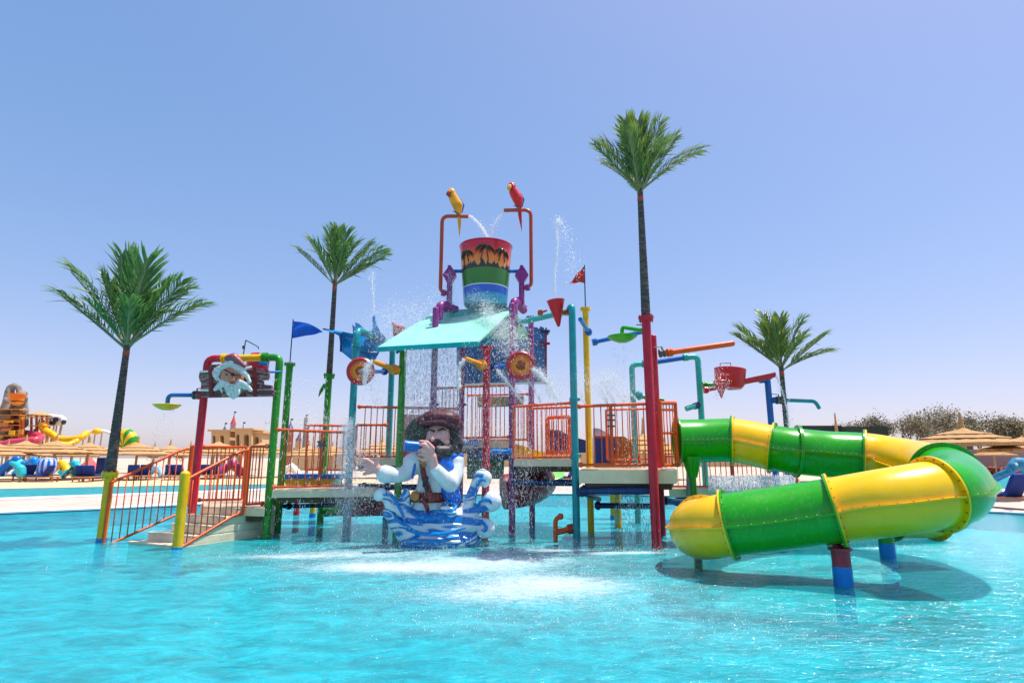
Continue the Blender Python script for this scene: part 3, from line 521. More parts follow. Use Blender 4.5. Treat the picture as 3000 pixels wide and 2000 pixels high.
# ================================================================ decks
def deck(label, corners, z, th, beams=(), legs=(), name='deck', mat=SLAB):
    """corners: plan points (x, y) counter-clockwise, built of separate slabs side by side"""
    c = Vector((sum(p[0] for p in corners) / len(corners), sum(p[1] for p in corners) / len(corners), z))
    t = thing(name, label, 'platform', c, 'cream platforms of the play structure')
    mb = MB(); mb.plate([(x, y, z - th) for x, y in corners], (0, 0, th)); o = mb.build('slab', mat, t, 20)
    mb = MB(); k = len(corners); cc = c
    ins = [(cc.x + (x - cc.x) * .97, cc.y + (y - cc.y) * .97) for x, y in corners]
    mb.plate([(x, y, z + .001) for x, y in ins], (0, 0, .012)); mb.build('anti_slip_mat', paint('wet_cream_mat', (.60, .46, .28), .25, .15, .1), t)
    ins = [(cc.x + (x - cc.x) * .90, cc.y + (y - cc.y) * .90) for x, y in corners]; mb = MB(); mb.plate([(x, y, z - th - .10) for x, y in ins], (0, 0, .098)); mb.build('underside_shade', paint('dark_brown_underside_shade', (.10, .05, .025), .7, .3), t)  # dark brown box added to stand in for shade on the deck's underside
    for a, b, r in beams: mb = MB(); mb.tube([a, b], r, 12); mb.build('beam', NAVY, t); collar(t, Vector(a).lerp(Vector(b), .06), Vector(b) - Vector(a), r, NAVY, .03)
    for x, y, m in legs: mb = MB(); mb.tube([(x, y, -.42), (x, y, z - th)], .062, 14); mb.build('leg', m, t)
    return t
def xy(px, py, Y): p = at(px, py, Y); return (p.x, p.y)
def bm(a, b, r=.055): return (at(*a), at(*b), r)
zA = zof(1437, 10.6); l1 = xy(797, 1437, 10.6); l2 = xy(1100, 1437, 10.9); l3 = xy(1110, 1437, 12.4); l4 = xy(830, 1437, 12.4)
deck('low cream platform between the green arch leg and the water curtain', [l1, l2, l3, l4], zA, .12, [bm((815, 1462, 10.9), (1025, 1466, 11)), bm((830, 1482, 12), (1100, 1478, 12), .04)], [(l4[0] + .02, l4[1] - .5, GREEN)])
zC = zof(1345, 12.0); c1 = xy(1050, 1345, 11.7); c2 = xy(1345, 1345, 11.7); c3 = xy(1340, 1345, 13.2); c4 = xy(1060, 1345, 13.2)
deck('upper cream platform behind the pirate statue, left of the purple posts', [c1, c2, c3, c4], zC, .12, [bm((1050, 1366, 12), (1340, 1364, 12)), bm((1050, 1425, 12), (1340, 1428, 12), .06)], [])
zT = zof(1292, 13.0); d1 = xy(1280, 1292, 12.9); d2 = xy(1500, 1292, 12.9); d3 = xy(1500, 1292, 15); d4 = xy(1285, 1292, 15)
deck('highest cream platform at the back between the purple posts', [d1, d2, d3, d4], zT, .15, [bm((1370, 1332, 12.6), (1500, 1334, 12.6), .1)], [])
zR = zof(1346, 11.0); m1 = xy(1505, 1350, 11.0); m2 = xy(1688, 1350, 10.7); m3 = xy(1700, 1350, 12.7); m4 = xy(1510, 1350, 12.9)
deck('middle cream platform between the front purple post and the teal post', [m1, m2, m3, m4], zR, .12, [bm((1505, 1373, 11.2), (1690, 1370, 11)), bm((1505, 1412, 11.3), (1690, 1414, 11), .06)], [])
zD = zof(1377, 9.65); r1 = xy(1696, 1377, 9.75); r2 = xy(1980, 1377, 9.6); r3 = xy(1985, 1377, 11.8); r4 = xy(1715, 1377, 11.8)
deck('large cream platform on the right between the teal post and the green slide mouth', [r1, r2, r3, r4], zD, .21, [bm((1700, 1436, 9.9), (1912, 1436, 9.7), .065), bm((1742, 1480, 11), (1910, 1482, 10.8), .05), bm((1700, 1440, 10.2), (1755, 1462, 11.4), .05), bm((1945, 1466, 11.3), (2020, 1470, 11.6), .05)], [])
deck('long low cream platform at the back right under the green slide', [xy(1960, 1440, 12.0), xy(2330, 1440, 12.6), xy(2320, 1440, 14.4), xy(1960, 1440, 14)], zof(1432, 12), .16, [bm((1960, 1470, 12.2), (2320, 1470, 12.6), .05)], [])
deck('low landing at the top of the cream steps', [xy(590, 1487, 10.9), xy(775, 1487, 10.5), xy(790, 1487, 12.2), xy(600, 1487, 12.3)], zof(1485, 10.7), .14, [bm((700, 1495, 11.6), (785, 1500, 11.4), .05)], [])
# extra legs standing in the water
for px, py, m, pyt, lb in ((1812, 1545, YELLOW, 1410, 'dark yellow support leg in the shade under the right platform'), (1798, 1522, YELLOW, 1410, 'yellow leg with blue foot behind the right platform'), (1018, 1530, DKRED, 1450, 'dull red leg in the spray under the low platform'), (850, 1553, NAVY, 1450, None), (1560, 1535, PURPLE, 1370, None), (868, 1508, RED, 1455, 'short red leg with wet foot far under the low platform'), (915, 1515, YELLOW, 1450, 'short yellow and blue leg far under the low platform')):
    if lb is None: continue
    p = on(px, py); t = thing('support_leg', lb, 'leg', (p.x, p.y, 0), 'support legs in the shade under the platforms'); mb = MB(); mb.tube([(p.x, p.y, -.42), (p.x, p.y, at(px, pyt, p.y).z)], .07, 14); mb.build('pole', m, t); mb = MB(); mb.tube([(p.x, p.y, -.41), (p.x, p.y, .1)], .078, 14); mb.build('foot_sleeve', SKYB if 'blue' in lb else RED if 'red' in lb else m, t)

# ================================================================ railings
BAL = {}
def baluster(root, mat, p, length, r=.0095):
    key = (mat.name, r)
    if key not in BAL:
        mb = MB(); mb.tube([(0, 0, 0), (0, 0, 1)], r, 6); o = mb.build('baluster', mat, root, 60, loc=(0, 0, 0)); 
        me = bpy.data.meshes.new('baluster'); me.from_pydata(*(lambda v, f: (v, [], f))([tuple(x) for x in mb.v], mb.f)); me.materials.append(mat); me.shade_smooth(); BAL[key] = me; o.data = me
    else: o = bpy.data.objects.new('baluster', BAL[key]); COL.objects.link(o)
    o.parent = root; o.location = Vector(p) - ORG[root]; o.scale = (1, 1, length); return o
def railing(label, prof, n, r=.026, ends=(True, True), mat=ORANGE, group='orange railings of the play structure', name='railing', poke=0.0, bars=True, rb=None):
    """prof: list of (px, py_top, py_bottom, depth)"""
    T = [at(a, b, d) for a, b, c, d in prof]; Bq = []
    for (a, b, c, d), q in zip(prof, T): Bq.append(Vector((q.x, q.y, at(a, c, d).z)))
    t = thing(name, label, 'railing', Bq[0], group)
    mb = MB(); mb.tube(fillet(T, .08, 4) if len(T) > 2 else T, r, 12); mb.build('top_rail', mat, t)
    mb = MB(); mb.tube(fillet(Bq, .08, 4) if len(T) > 2 else Bq, rb or r * .85, 12); mb.build('bottom_rail', mat, t)
    for k, on_ in zip((0, -1), ends):
        if on_: mb = MB(); mb.tube([Bq[k], T[k]], r, 12); mb.build('end_post', mat, t)
        else:
            for q in (T[k], Bq[k]): mb = MB(); mb.ball(q, r * 1.7, 12, 8); mb.build('joint', mat, t)
    L = [0]
    for i in range(1, len(T)): L.append(L[-1] + (T[i] - T[i - 1]).length)
    for j in range(1, n + 1):
        s = L[-1] * j / (n + 1); i = 1
        while L[i] < s - 1e-9 and i < len(L) - 1: i += 1
        u = (s - L[i - 1]) / (L[i] - L[i - 1]); a = T[i - 1].lerp(T[i], u); b = Bq[i - 1].lerp(Bq[i], u); b.x, b.y = a.x, a.y
        baluster(t, mat, b, a.z - b.z + poke)
    return t
railing('sloping orange stair railing joined to the far left yellow post', [(326, 1413, 1602, 10.2), (535, 1316, 1508, 11.2), (560, 1314, 1497, 11.35)], 10)
railing('sloping orange stair railing joined to the short yellow post', [(547, 1404, 1606, 9.62), (703, 1322, 1508, 10.45), (728, 1318, 1504, 10.6)], 9)
railing('orange landing railing at the back, right of the red arch leg', [(600, 1309, 1464, 11.9), (722, 1309, 1462, 12.0)], 9, ends=(False, True))
railing('narrow orange railing between the stairs and the green arch leg', [(735, 1308, 1477, 10.75), (782, 1307, 1474, 10.8)], 4, ends=(True, False))
railing('orange corner railing panel beside the red arch leg', [(563, 1310, 1478, 10.95), (577, 1302, 1472, 11.3)], 0, r=.04)
railing('orange front railing right of the green arch leg', [(815, 1258, 1426, 10.65), (1030, 1267, 1421, 11.0)], 9, ends=(False, False), poke=.03)
railing('short orange railing panel in front of the second palm post', [(903, 1245, 1375, 12.6), (1025, 1247, 1376, 12.8)], 6)
railing('orange railing behind the wet spray column, left of the teal leg', [(1045, 1245, 1376, 12.3), (1130, 1244, 1376, 12.3)], 5, ends=(True, False))
railing('upper orange railing between the teal post and the green roof post', [(1053, 1191, 1337, 11.7), (1262, 1195, 1337, 11.9)], 11, ends=(False, False), poke=.02)
railing('upper orange railing between two purple posts behind the pirate hat', [(1270, 1196, 1337, 11.9), (1340, 1197, 1335, 12.2)], 5, ends=(False, False))
railing('highest orange railing left part, between the purple posts at the back', [(1285, 1137, 1282, 12.9), (1352, 1135, 1282, 12.9)], 5, ends=(False, False))
railing('highest orange railing right of the red roof post', [(1358, 1133, 1282, 12.9), (1490, 1129, 1280, 12.9)], 10, ends=(False, False))
railing('orange railing at the very back with the green panel', [(1372, 1158, 1288, 14.6), (1545, 1154, 1288, 14.6)], 12, ends=(False, False))
railing('orange railing on the middle platform behind the purple posts', [(1508, 1190, 1287, 12.9), (1545, 1188, 1287, 12.9)], 3)
railing('orange railing on the front of the middle platform left of the teal post', [(1505, 1191, 1340, 11.0), (1672, 1180, 1338, 10.75)], 11, ends=(True, False), poke=.03)
railing('orange railing at the back of the middle platform', [(1560, 1196, 1330, 12.8), (1685, 1192, 1328, 12.6)], 9, ends=(False, False))
railing('small orange gate frame at the back of the middle platform', [(1604, 1223, 1325, 12.4), (1668, 1220, 1325, 12.4)], 3, r=.04)
railing('orange railing along the front of the right platform', [(1698, 1190, 1361, 9.75), (1905, 1182, 1361, 9.62)], 9, ends=(False, False), poke=.03)
rp = railing('orange railing panel between the tall red post and the green slide mouth', [(1933, 1180, 1362, 9.6), (1978, 1180, 1362, 9.9)], 4, r=.032)
for py in (1200, 1268): a, b = at(1935, py, 9.62), at(1978, py, 9.9); mb = MB(); mb.tube([a, b], .022, 10); mb.build('middle_rail', ORANGE, rp)
railing('orange railing at the rear edge of the right platform', [(1775, 1200, 1345, 11.7), (1900, 1197, 1345, 11.7)], 7, r=.022)
railing('long red and orange railing seen under the green slide', [(1950, 1335, 1424, 12.4), (2140, 1340, 1425, 12.7)], 11, r=.024, mat=paint('faded_red_paint', (.55, .06, .05)))
railing('second red railing seen under the yellow part of the slide', [(2145, 1340, 1432, 13), (2330, 1352, 1436, 13.4)], 13, r=.024, mat=paint('faded_red_paint', (.55, .06, .05)))
# valve stack in the middle of the front right railing
vs_ = thing('water_valve', 'grey bolted valve stack fixed in the right platform railing', 'valve', at(1791, 1300, 9.7)); q = at(1791, 1260, 9.7)
mb = MB(); mb.tube([(q.x, q.y, at(1791, 1360, 9.7).z), (q.x, q.y, at(1791, 1185, 9.7).z)], .03, 12); mb.build('pole', ORANGE, vs_)
for py in (1216, 1230, 1248): z = at(1791, py, 9.7).z; mb = MB(); mb.lathe([(.03, -.015), (.06, -.012), (.06, .012), (.03, .015)], (q.x, q.y, z), seg=14); mb.box((q.x, q.y, z), (.13, .02, .02)); mb.build('flange', STEEL, vs_)
vs2 = thing('water_valve', 'grey valve on an orange stub pipe in front of the second palm post', 'valve', at(945, 1300, 10.8)); q = at(942, 1300, 10.9)
mb = MB(); mb.tube([(q.x, q.y, at(940, 1425, 10.9).z), (q.x, q.y, at(940, 1262, 10.9).z)], .03, 12); mb.build('pole', ORANGE, vs2); valve(vs2, (q.x, q.y, at(940, 1300, 10.9).z), (0, 0, 1), .05)
# orange panels and small things on the platforms
def panel(name, label, cat, pix, Y, mat, th=.05, group=None):
    mb = MB(); mb.plate([at(x, y, Y) for x, y in pix], (0, th, 0)); return tag(mb.build(name, mat, None, 30), label, cat, group)
panel('play_board', 'plain orange play board behind the pirate telescope', 'panel', [(1181, 1213), (1275, 1216), (1275, 1338), (1181, 1338)], 12.6, ORANGE)
panel('play_banner', 'faded green sheet hung on the highest back railing', 'panel', [(1400, 1162), (1535, 1160), (1533, 1190), (1400, 1192)], 14.7, paint('faded_green_sheet', (.18, .34, .20), .6))
panel('splash_screen', 'green splash screen under the middle of the structure', 'panel', [(1368, 1345), (1478, 1345), (1475, 1402), (1368, 1402)], 13.5, paint('splash_green', (.05, .24, .08), .5, .4, .2, scale=12))
sb = thing('slide_bench', 'yellow curved slide lip on the middle platform', 'slide', at(1540, 1320, 12.2)); mb = MB(); mb.tube(catmull([at(1508, 1305, 12.2), at(1530, 1308, 12.1), at(1560, 1318, 12), at(1585, 1328, 11.9)], 5), .16, 14, False, up=Vector((0, 0, 1)), a0=PI * 1.0, a1=2 * PI); mb.plate([at(1508, 1298, 12.0), at(1580, 1322, 11.8), at(1582, 1335, 11.8), at(1508, 1335, 12.0)], (0, .03, 0)); mb.build('chute', YELLOW, sb)
bs = thing('open_slide', 'orange and blue open slide standing behind the right platform', 'slide', at(1800, 1320, 14))
mb = MB(); mb.plate([at(x, y, 14) for x, y in [(1742, 1278), (1830, 1278), (1855, 1300), (1875, 1340), (1880, 1372), (1742, 1372)]], (0, .4, 0)); mb.build('side', paint('orange_fibreglass', (.75, .13, .01), .35, .25, coat=.3), bs)
mb = MB(); mb.plate([at(x, y, 13.8) for x, y in [(1742, 1283), (1800, 1283), (1812, 1300), (1790, 1352), (1742, 1356)]], (0, .1, 0)); mb.build('blue_panel', paint('dark_blue_speckled', (.02, .05, .22), .4, .5, scale=25), bs)
mb = MB(); mb.plate([at(x, y, 14.1) for x, y in [(1742, 1253), (1756, 1255), (1795, 1277), (1742, 1277)]], (0, .3, 0)); mb.build('awning', paint('white_canvas', (.6, .58, .6), .7), bs)
bw = thing('curved_panel', 'dark blue curved play panel seen through the gate frame', 'panel', at(1635, 1320, 13.3)); mb = MB(); mb.plate([at(x, y, 13.3) for x, y in [(1600, 1262), (1618, 1257), (1640, 1260), (1668, 1276), (1720, 1290), (1722, 1325), (1600, 1328)]], (0, .12, 0)); mb.build('panel', paint('dark_blue_speckled', (.02, .05, .22), .4, .5), bw)
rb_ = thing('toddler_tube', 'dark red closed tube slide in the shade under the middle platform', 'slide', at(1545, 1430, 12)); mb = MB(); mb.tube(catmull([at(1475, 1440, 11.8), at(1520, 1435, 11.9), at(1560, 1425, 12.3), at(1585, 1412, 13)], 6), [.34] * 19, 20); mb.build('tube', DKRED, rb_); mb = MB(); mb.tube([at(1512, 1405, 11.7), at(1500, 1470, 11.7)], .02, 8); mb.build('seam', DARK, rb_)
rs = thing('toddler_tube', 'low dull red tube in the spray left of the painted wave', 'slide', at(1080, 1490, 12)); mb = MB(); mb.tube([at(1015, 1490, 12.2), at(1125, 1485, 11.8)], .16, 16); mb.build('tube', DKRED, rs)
lg = thing('green_bowl', 'pale green bowl hanging behind the teal post', 'bowl', at(1600, 1390, 13.4)); mb = MB(); mb.lathe([(0, -.22), (.25, -.2), (.40, -.05), (.43, .07), (.40, .08), (0, .04)], at(1598, 1385, 13.2), (.1, -.5, 1), 26); mb.build('bowl', LIME, lg)
gt = thing('green_tube', 'low dark green tube on the water behind the low platform', 'tube', at(980, 1498, 13)); mb = MB(); mb.tube([at(950, 1495, 13), at(1010, 1492, 13)], .13, 14); mb.build('tube', GREEN, gt)
yb = thing('play_boat', 'yellow play boat with a blue rim behind the front left railing', 'boat', at(900, 1405, 13)); mb = MB(); mb.plate([at(x, y, 13) for x, y in [(828, 1402), (980, 1402), (970, 1424), (840, 1424)]], (0, .7, 0)); mb.build('hull', YELLOW, yb); mb = MB(); mb.plate([at(x, y, 12.95) for x, y in [(822, 1389), (1000, 1389), (998, 1402), (826, 1402)]], (0, .8, 0)); mb.build('rim', BLUE, yb)
mb = MB(); mb.tube([at(850, 1452, 12.4), at(890, 1452, 12.4)], .05, 10); tag(mb.build('red_pipe', RED), 'short red pipe under the low left platform', 'pipe')
for lb, a, b in (('blue railing pipe right of the statue shoulder', (1335, 1297, 11.8), (1395, 1297, 11.8)), ('blue pipe joint right of the red roof post', (1440, 1322, 11.2), (1495, 1324, 11.2))):
    t = thing('blue_pipe', lb, 'pipe', at(*a)); pipe('', '', SKYB, [at(*a), at(*b)], .05, root=t); collar(t, at(*b), (1, 0, 0), .05, BLUE, .04)
mn = thing('manhole_pipe', 'white pipe elbow at the foot of the tall green slide leg', 'pipe', at(2018, 1420, 12)); pipe('', '', paint('grey_pipe', (.25, .24, .24)), [at(2018, 1375, 12), at(2018, 1452, 12)], .05, root=mn)

# ================================================================ steps
O = Vector((-5.22, 9.51, 0)); U = Vector((-.9, .435, 0)).normalized(); V = Vector((.435, .9, 0)).normalized()
st = thing('stairs', 'cream moulded steps rising from the water between the yellow posts', 'stairs', O + V * .8)
rzs = math.atan2(V.y, V.x) - PI / 2
for i, (v0, ztop) in enumerate([(.02, .03), (.30, .15), (.56, .28), (.82, .41), (1.08, .53)]):
    v1 = 1.95; mb = MB(); wd = (1.22, 1.16, .95, .95, .95)[i]; c = O + U * (.06 + wd / 2) + V * ((v0 + v1) / 2); mb.box((c.x, c.y, ztop - (.07 if i else .16)), (wd, v1 - v0, .125 if i else .32), rzs, bev=.012); mb.build('step', STEPM, st, 30)
    mb = MB(); c2 = c - V * ((v1 - v0) / 2 - .03); mb.box((c2.x, c2.y, ztop + .004), (wd + .02, .07, .022), rzs, bev=.006); mb.build('nosing', SLAB, st, 30)
mb = MB(); c = O + U * .54 + V * 1.42; mb.box((c.x, c.y, -.05), (.93, 1.05, .82), rzs); mb.build('base', STEPM, st)

# ================================================================ tube slide
SP = [(1982, 1291, 10.0), (2062, 1290, 9.97), (2145, 1289, 9.85), (2200, 1298, 9.7), (2262, 1311, 9.52), (2335, 1321, 9.35), (2430, 1330, 9.3), (2532, 1336, 9.15), (2620, 1350, 8.85), (2700, 1368, 8.3), (2768, 1390, 7.55), (2802, 1418, 7.0), (2790, 1438, 6.62), (2742, 1447, 6.45), (2600, 1470, 6.48), (2445, 1494, 6.72), (2290, 1516, 6.9), (2135, 1535, 7.05), (2076, 1546, 7.25), (2044, 1548, 7.6), (2060, 1540, 8.0), (2130, 1530, 8.5), (2260, 1520, 9.2), (2450, 1514, 9.7), (2600, 1511, 10.0), (2735, 1511, 10.2)]
SLP = [tt(*p) for p in SP]
sl = thing('tube_slide', 'green and yellow spiral tube slide winding from the right platform down to the water', 'slide', (4, 8, 0))
RT = .365; sec = [(0, 2, SL_G, 'green'), (2, 4, SL_Y, 'yellow'), (4, 5, SL_G, 'green'), (5, 7, SL_G, 'green'), (7, 10, SL_Y, 'yellow'), (10, 13, SL_G, 'green'), (13, 15, SL_Y, 'yellow'), (15, 17, SL_G, 'green'), (17, 20, SL_Y, 'yellow'), (20, 22, SL_G, 'green'), (22, 24, SL_G, 'green'), (24, 25, SL_Y, 'yellow')]
K = 10; curve = catmull(SLP, K); fr = frames(curve, up=Vector((0, 0, 1)))
# a = horizontal side, b = up
def spt(i, th, r): p, t, a, b = fr[i]; return p + a * (r * math.cos(th)) + Vector((0, 0, 1)) * 0 + b * (r * math.sin(th))
if fr[3][3].z < 0: fr = [(p, t, a, -b) for p, t, a, b in fr]
for (s0, s1, m, nm) in sec:
    i0, i1 = s0 * K, s1 * K; seg = 40; mb = MB(); vs = []; rows = list(range(i0, i1 + 1))
    for r in (RT, RT - .014):
        for i in rows:
            for j in range(seg): vs.append(spt(i, 2 * PI * j / seg, r))
    nR = len(rows); fs = []
    for q in range(2):
        for i in range(nR - 1):
            for j in range(seg):
                f = (q * nR * seg + i * seg + j, q * nR * seg + i * seg + (j + 1) % seg, q * nR * seg + (i + 1) * seg + (j + 1) % seg, q * nR * seg + (i + 1) * seg + j); fs.append(f if q == 0 else f[::-1])
    mb.add(vs, fs); mb.build('tube_section', m, sl, 50)
    # flanges at both ends and the lips along both sides where the two half shells are bolted
    for e, sgn in ((i0, 1), (i1, -1)):
        p, t, a, b = fr[e]; mb = MB(); vs = []; w_ = .022
        for (r, o_) in ((RT - .005, 0.001), (RT + .055, 0.001), (RT + .055, w_), (RT - .005, w_)):
            for j in range(48): th = 2 * PI * j / 48; vs.append(p + t * o_ * sgn + a * (r * math.cos(th)) + b * (r * math.sin(th)))
        fs = [(q * 48 + j, q * 48 + (j + 1) % 48, ((q + 1) % 4) * 48 + (j + 1) % 48, ((q + 1) % 4) * 48 + j) for q in range(4) for j in range(48)]
        mb.add(vs, fs if sgn > 0 else [f[::-1] for f in fs]); mb.build('flange', m, sl, 40)
        mb = MB()
        for j in range(22):
            th = 2 * PI * (j + .5) / 22; c = p + t * (w_ + .001) * sgn + a * ((RT + .03) * math.cos(th)) + b * ((RT + .03) * math.sin(th)); mb.lathe([(.0085, 0), (.0085, .012), (0, .014)], c, t * sgn, 6)
        mb.build('bolts', BOLT, sl, 0, kind='stuff')
    for sd_ in (1, -1):
        mb = MB(); vs = []
        for i in rows:
            p, t, a, b = fr[i]
            for (x, y) in ((RT - .004, .012), (RT + .045, .012), (RT + .045, -.012), (RT - .004, -.012)): vs.append(p + a * (x * sd_) + b * y)
        fs = [(i * 4 + j, i * 4 + (j + 1) % 4, (i + 1) * 4 + (j + 1) % 4, (i + 1) * 4 + j) for i in range(nR - 1) for j in range(4)]
        mb.add(vs, fs if sd_ < 0 else [f[::-1] for f in fs]); mb.build('seam_lip', m, sl, 30)
        mb = MB()
        for i in rows[2:-1:2]:
            p, t, a, b = fr[i]; c = p + a * ((RT + .026) * sd_) + b * .012; mb.lathe([(.006, -.024), (.009, -.022), (.009, .006), (0, .010)], c, b, 6)
        if mb.v: mb.build('bolts', BOLTG if nm == 'green' else BOLT, sl, 0, kind='stuff')
def sleg(px, py, ztop, mat, foot=.3):
    p = on(px, py); mb = MB(); mb.tube([(p.x, p.y, -.42), (p.x, p.y, ztop)], .098, 24, True); mb.build('leg', mat, sl); mb = MB(); mb.tube([(p.x, p.y, -.41), (p.x, p.y, .20)], .102, 24); mb.build('foot_sleeve', SKYB, sl); return p
p = sleg(2472, 1712, .40, paint('maroon_post', (.33, .03, .05), .45, .3)); fl = fr[15 * K][0]
mb = MB(); mb.lathe([(.098, -.03), (.125, -.028), (.125, 0), (.07, .002)], (p.x, p.y, .40), seg=24); mb.build('leg_rim', paint('maroon_post', (.33, .03, .05)), sl)
mb = MB(); mb.plate([(p.x - .07, p.y - .015, .395), (p.x + .07, p.y - .015, .395), (fl.x + .06, p.y - .015, fl.z - RT - .01), (fl.x - .05, p.y - .015, fl.z - RT - .01), (p.x - .09, p.y - .015, .50)], (0, .03, 0)); mb.tube([(p.x, p.y, .38), (fl.x, fl.y, fl.z - RT - .02)], .035, 8); mb.build('bracket', paint('maroon_post', (.33, .03, .05)), sl)
p = sleg(2602, 1632, .30, GREEN); 
p = at(2032, 1440, 10.0); mb = MB(); mb.tube([(p.x, p.y, -.42), (p.x, p.y, fr[10][0].z - RT - .03)], .055, 18); mb.build('leg', GREEN, sl); mb = MB(); mb.tube([(p.x, p.y, fr[10][0].z - RT - .25), (p.x, p.y, fr[10][0].z - RT + .1)], [.075, .17], 18); mb.build('saddle', SL_G, sl)
mb = MB(); mb.tube([(p.x + .01, p.y, -.41), (p.x + .01, p.y, .5)], .062, 18); mb.build('foot_sleeve', DARK, sl)

# ================================================================ tipping bucket tower
YK = 12.3
bk = thing('tipping_bucket', 'big tipping bucket painted with an orange sunset, palms, green hill and blue band', 'bucket', at(1425, 890, YK))
def bucket_mat():
    m, n, p = newmat('bucket_sunset_paint'); tc = nd(n, 'ShaderNodeTexCoord'); sx = nd(n, 'ShaderNodeSeparateXYZ'); n.links.new(tc.outputs['Object'], sx.inputs[0]); L = n.links.new
    hz = noise_tex(n, 3.2, 3, .5, tc.outputs['Object'])
    ad = nd(n, 'ShaderNodeMath', operation='MULTIPLY_ADD'); L(hz, ad.inputs[0]); ad.inputs[1].default_value = .10; L(sx.outputs[2], ad.inputs[2])
    H_ = 1.235
    def s(z): return z / H_
    mr = nd(n, 'ShaderNodeMath', operation='DIVIDE'); L(sx.outputs[2], mr.inputs[0]); mr.inputs[1].default_value = H_
    col = ramp(n, mr.outputs[0], [(0, (.0, .30, .46)), (.15, (.0, .28, .50)), (.175, (.0, .09, .50)), (.30, (.0, .10, .52)), (.302, (.6, .7, .7)), (.315, (.6, .7, .7)), (.318, (.02, .15, .01)), (.60, (.03, .17, .01)), (.62, (.80, .26, .06)), (.78, (.85, .18, .01)), (.92, (.75, .04, .01)), (1, (.60, .005, .03))])
    # jagged dark scrub along the horizon line of the hill
    mp = nd(n, 'ShaderNodeMapping'); mp.inputs['Scale'].default_value = (11, 11, 0); L(tc.outputs['Object'], mp.inputs[0]); jag = noise_tex(n, 1.0, 3, .7, mp.outputs[0])
    up_ = nd(n, 'ShaderNodeMath', operation='MULTIPLY_ADD'); L(jag, up_.inputs[0]); up_.inputs[1].default_value = .46; up_.inputs[2].default_value = .45
    lt = nd(n, 'ShaderNodeMath', operation='LESS_THAN'); L(mr.outputs[0], lt.inputs[0]); L(up_.outputs[0], lt.inputs[1])
    gt_ = nd(n, 'ShaderNodeMath', operation='GREATER_THAN'); L(mr.outputs[0], gt_.inputs[0]); gt_.inputs[1].default_value = .60
    an = nd(n, 'ShaderNodeMath', operation='MULTIPLY'); L(lt.outputs[0], an.inputs[0]); L(gt_.outputs[0], an.inputs[1])
    mx = nd(n, 'ShaderNodeMixRGB'); L(an.outputs[0], mx.inputs[0]); L(col, mx.inputs[1]); mx.inputs[2].default_value = (.015, .018, .012, 1)
    L(mx.outputs[0], p.inputs['Base Color']); p.inputs['Roughness'].default_value = .28; p.inputs['Coat Weight'].default_value = .3; return m
bc = at(1423, 800, YK); zb0, zt0 = zof(898, YK), zof(728, YK); HB = zt0 - zb0
rbt = .575; rbb = .475
mb = MB(); mb.lathe([(0, 0), (rbb - .03, 0), (rbb, .03), (rbb + (rbt - rbb) * .5, HB * .5), (rbt, HB), (rbt + .02, HB + .01), (rbt + .02, HB + .03), (rbt - .02, HB + .03), (rbt - .04, HB), (rbb - .03, .05), (0, .05)], (bc.x, bc.y, zb0), seg=48)
ORG[bk] = Vector((bc.x, bc.y, zb0)); bk.location = ORG[bk]; bo = mb.build('bucket_shell', bucket_mat(), bk, 40)
# painted palm silhouettes, raised a few mm on the shell
for k, (az, sc_) in enumerate([(-52, .9), (-4, 1.15), (38, .95)]):
    for q_ in (0, 1):
        mb = MB(); az0 = R(az + q_ * 9 - 90); base_h = HB * .66; top_h = HB * (.68 + .19 * sc_ + q_ * -.02)
        def onshell(az_, h, o_=.006): r = rbb + (rbt - rbb) * (h / HB) + o_; return Vector((bc.x + r * math.cos(az_), bc.y + r * math.sin(az_), zb0 + h))
        tr = [onshell(az0 + (-.10 if q_ == 0 else .06) * (1 - s) ** 2, base_h + (top_h - base_h) * s) for s in np.linspace(0, 1, 6)]; mb.tube(tr, .011, 5)
        for j in range(7):
            a = -.5 + j * .69; pts = []
            for s in np.linspace(0, 1, 6): pts.append(onshell(az0 + math.cos(a) * .34 * s, top_h + math.sin(a) * .08 * s - .12 * s * s, .007))
            mb.tube(pts, [.006, .017, .020, .018, .012, .003], 5)
        mb.build('painted_palm', DARK if q_ else paint('dark_green_print', (.01, .05, .01)), bk)
ax_l = at(1322, 793 + 10, YK); ax_r = at(1530, 780 + 6, YK)
mb = MB(); zax = (ax_l.z + ax_r.z) / 2; mb.tube([(bc.x - rbt * .86 - .32, bc.y, zax), (bc.x - rbt * .84, bc.y, zax)], .04, 12); mb.build('axle', BLUE, bk); mb = MB(); mb.tube([(bc.x + rbt * .86 + .32, bc.y, zax), (bc.x + rbt * .84, bc.y, zax)], .04, 12); mb.build('axle', BLUE, bk)
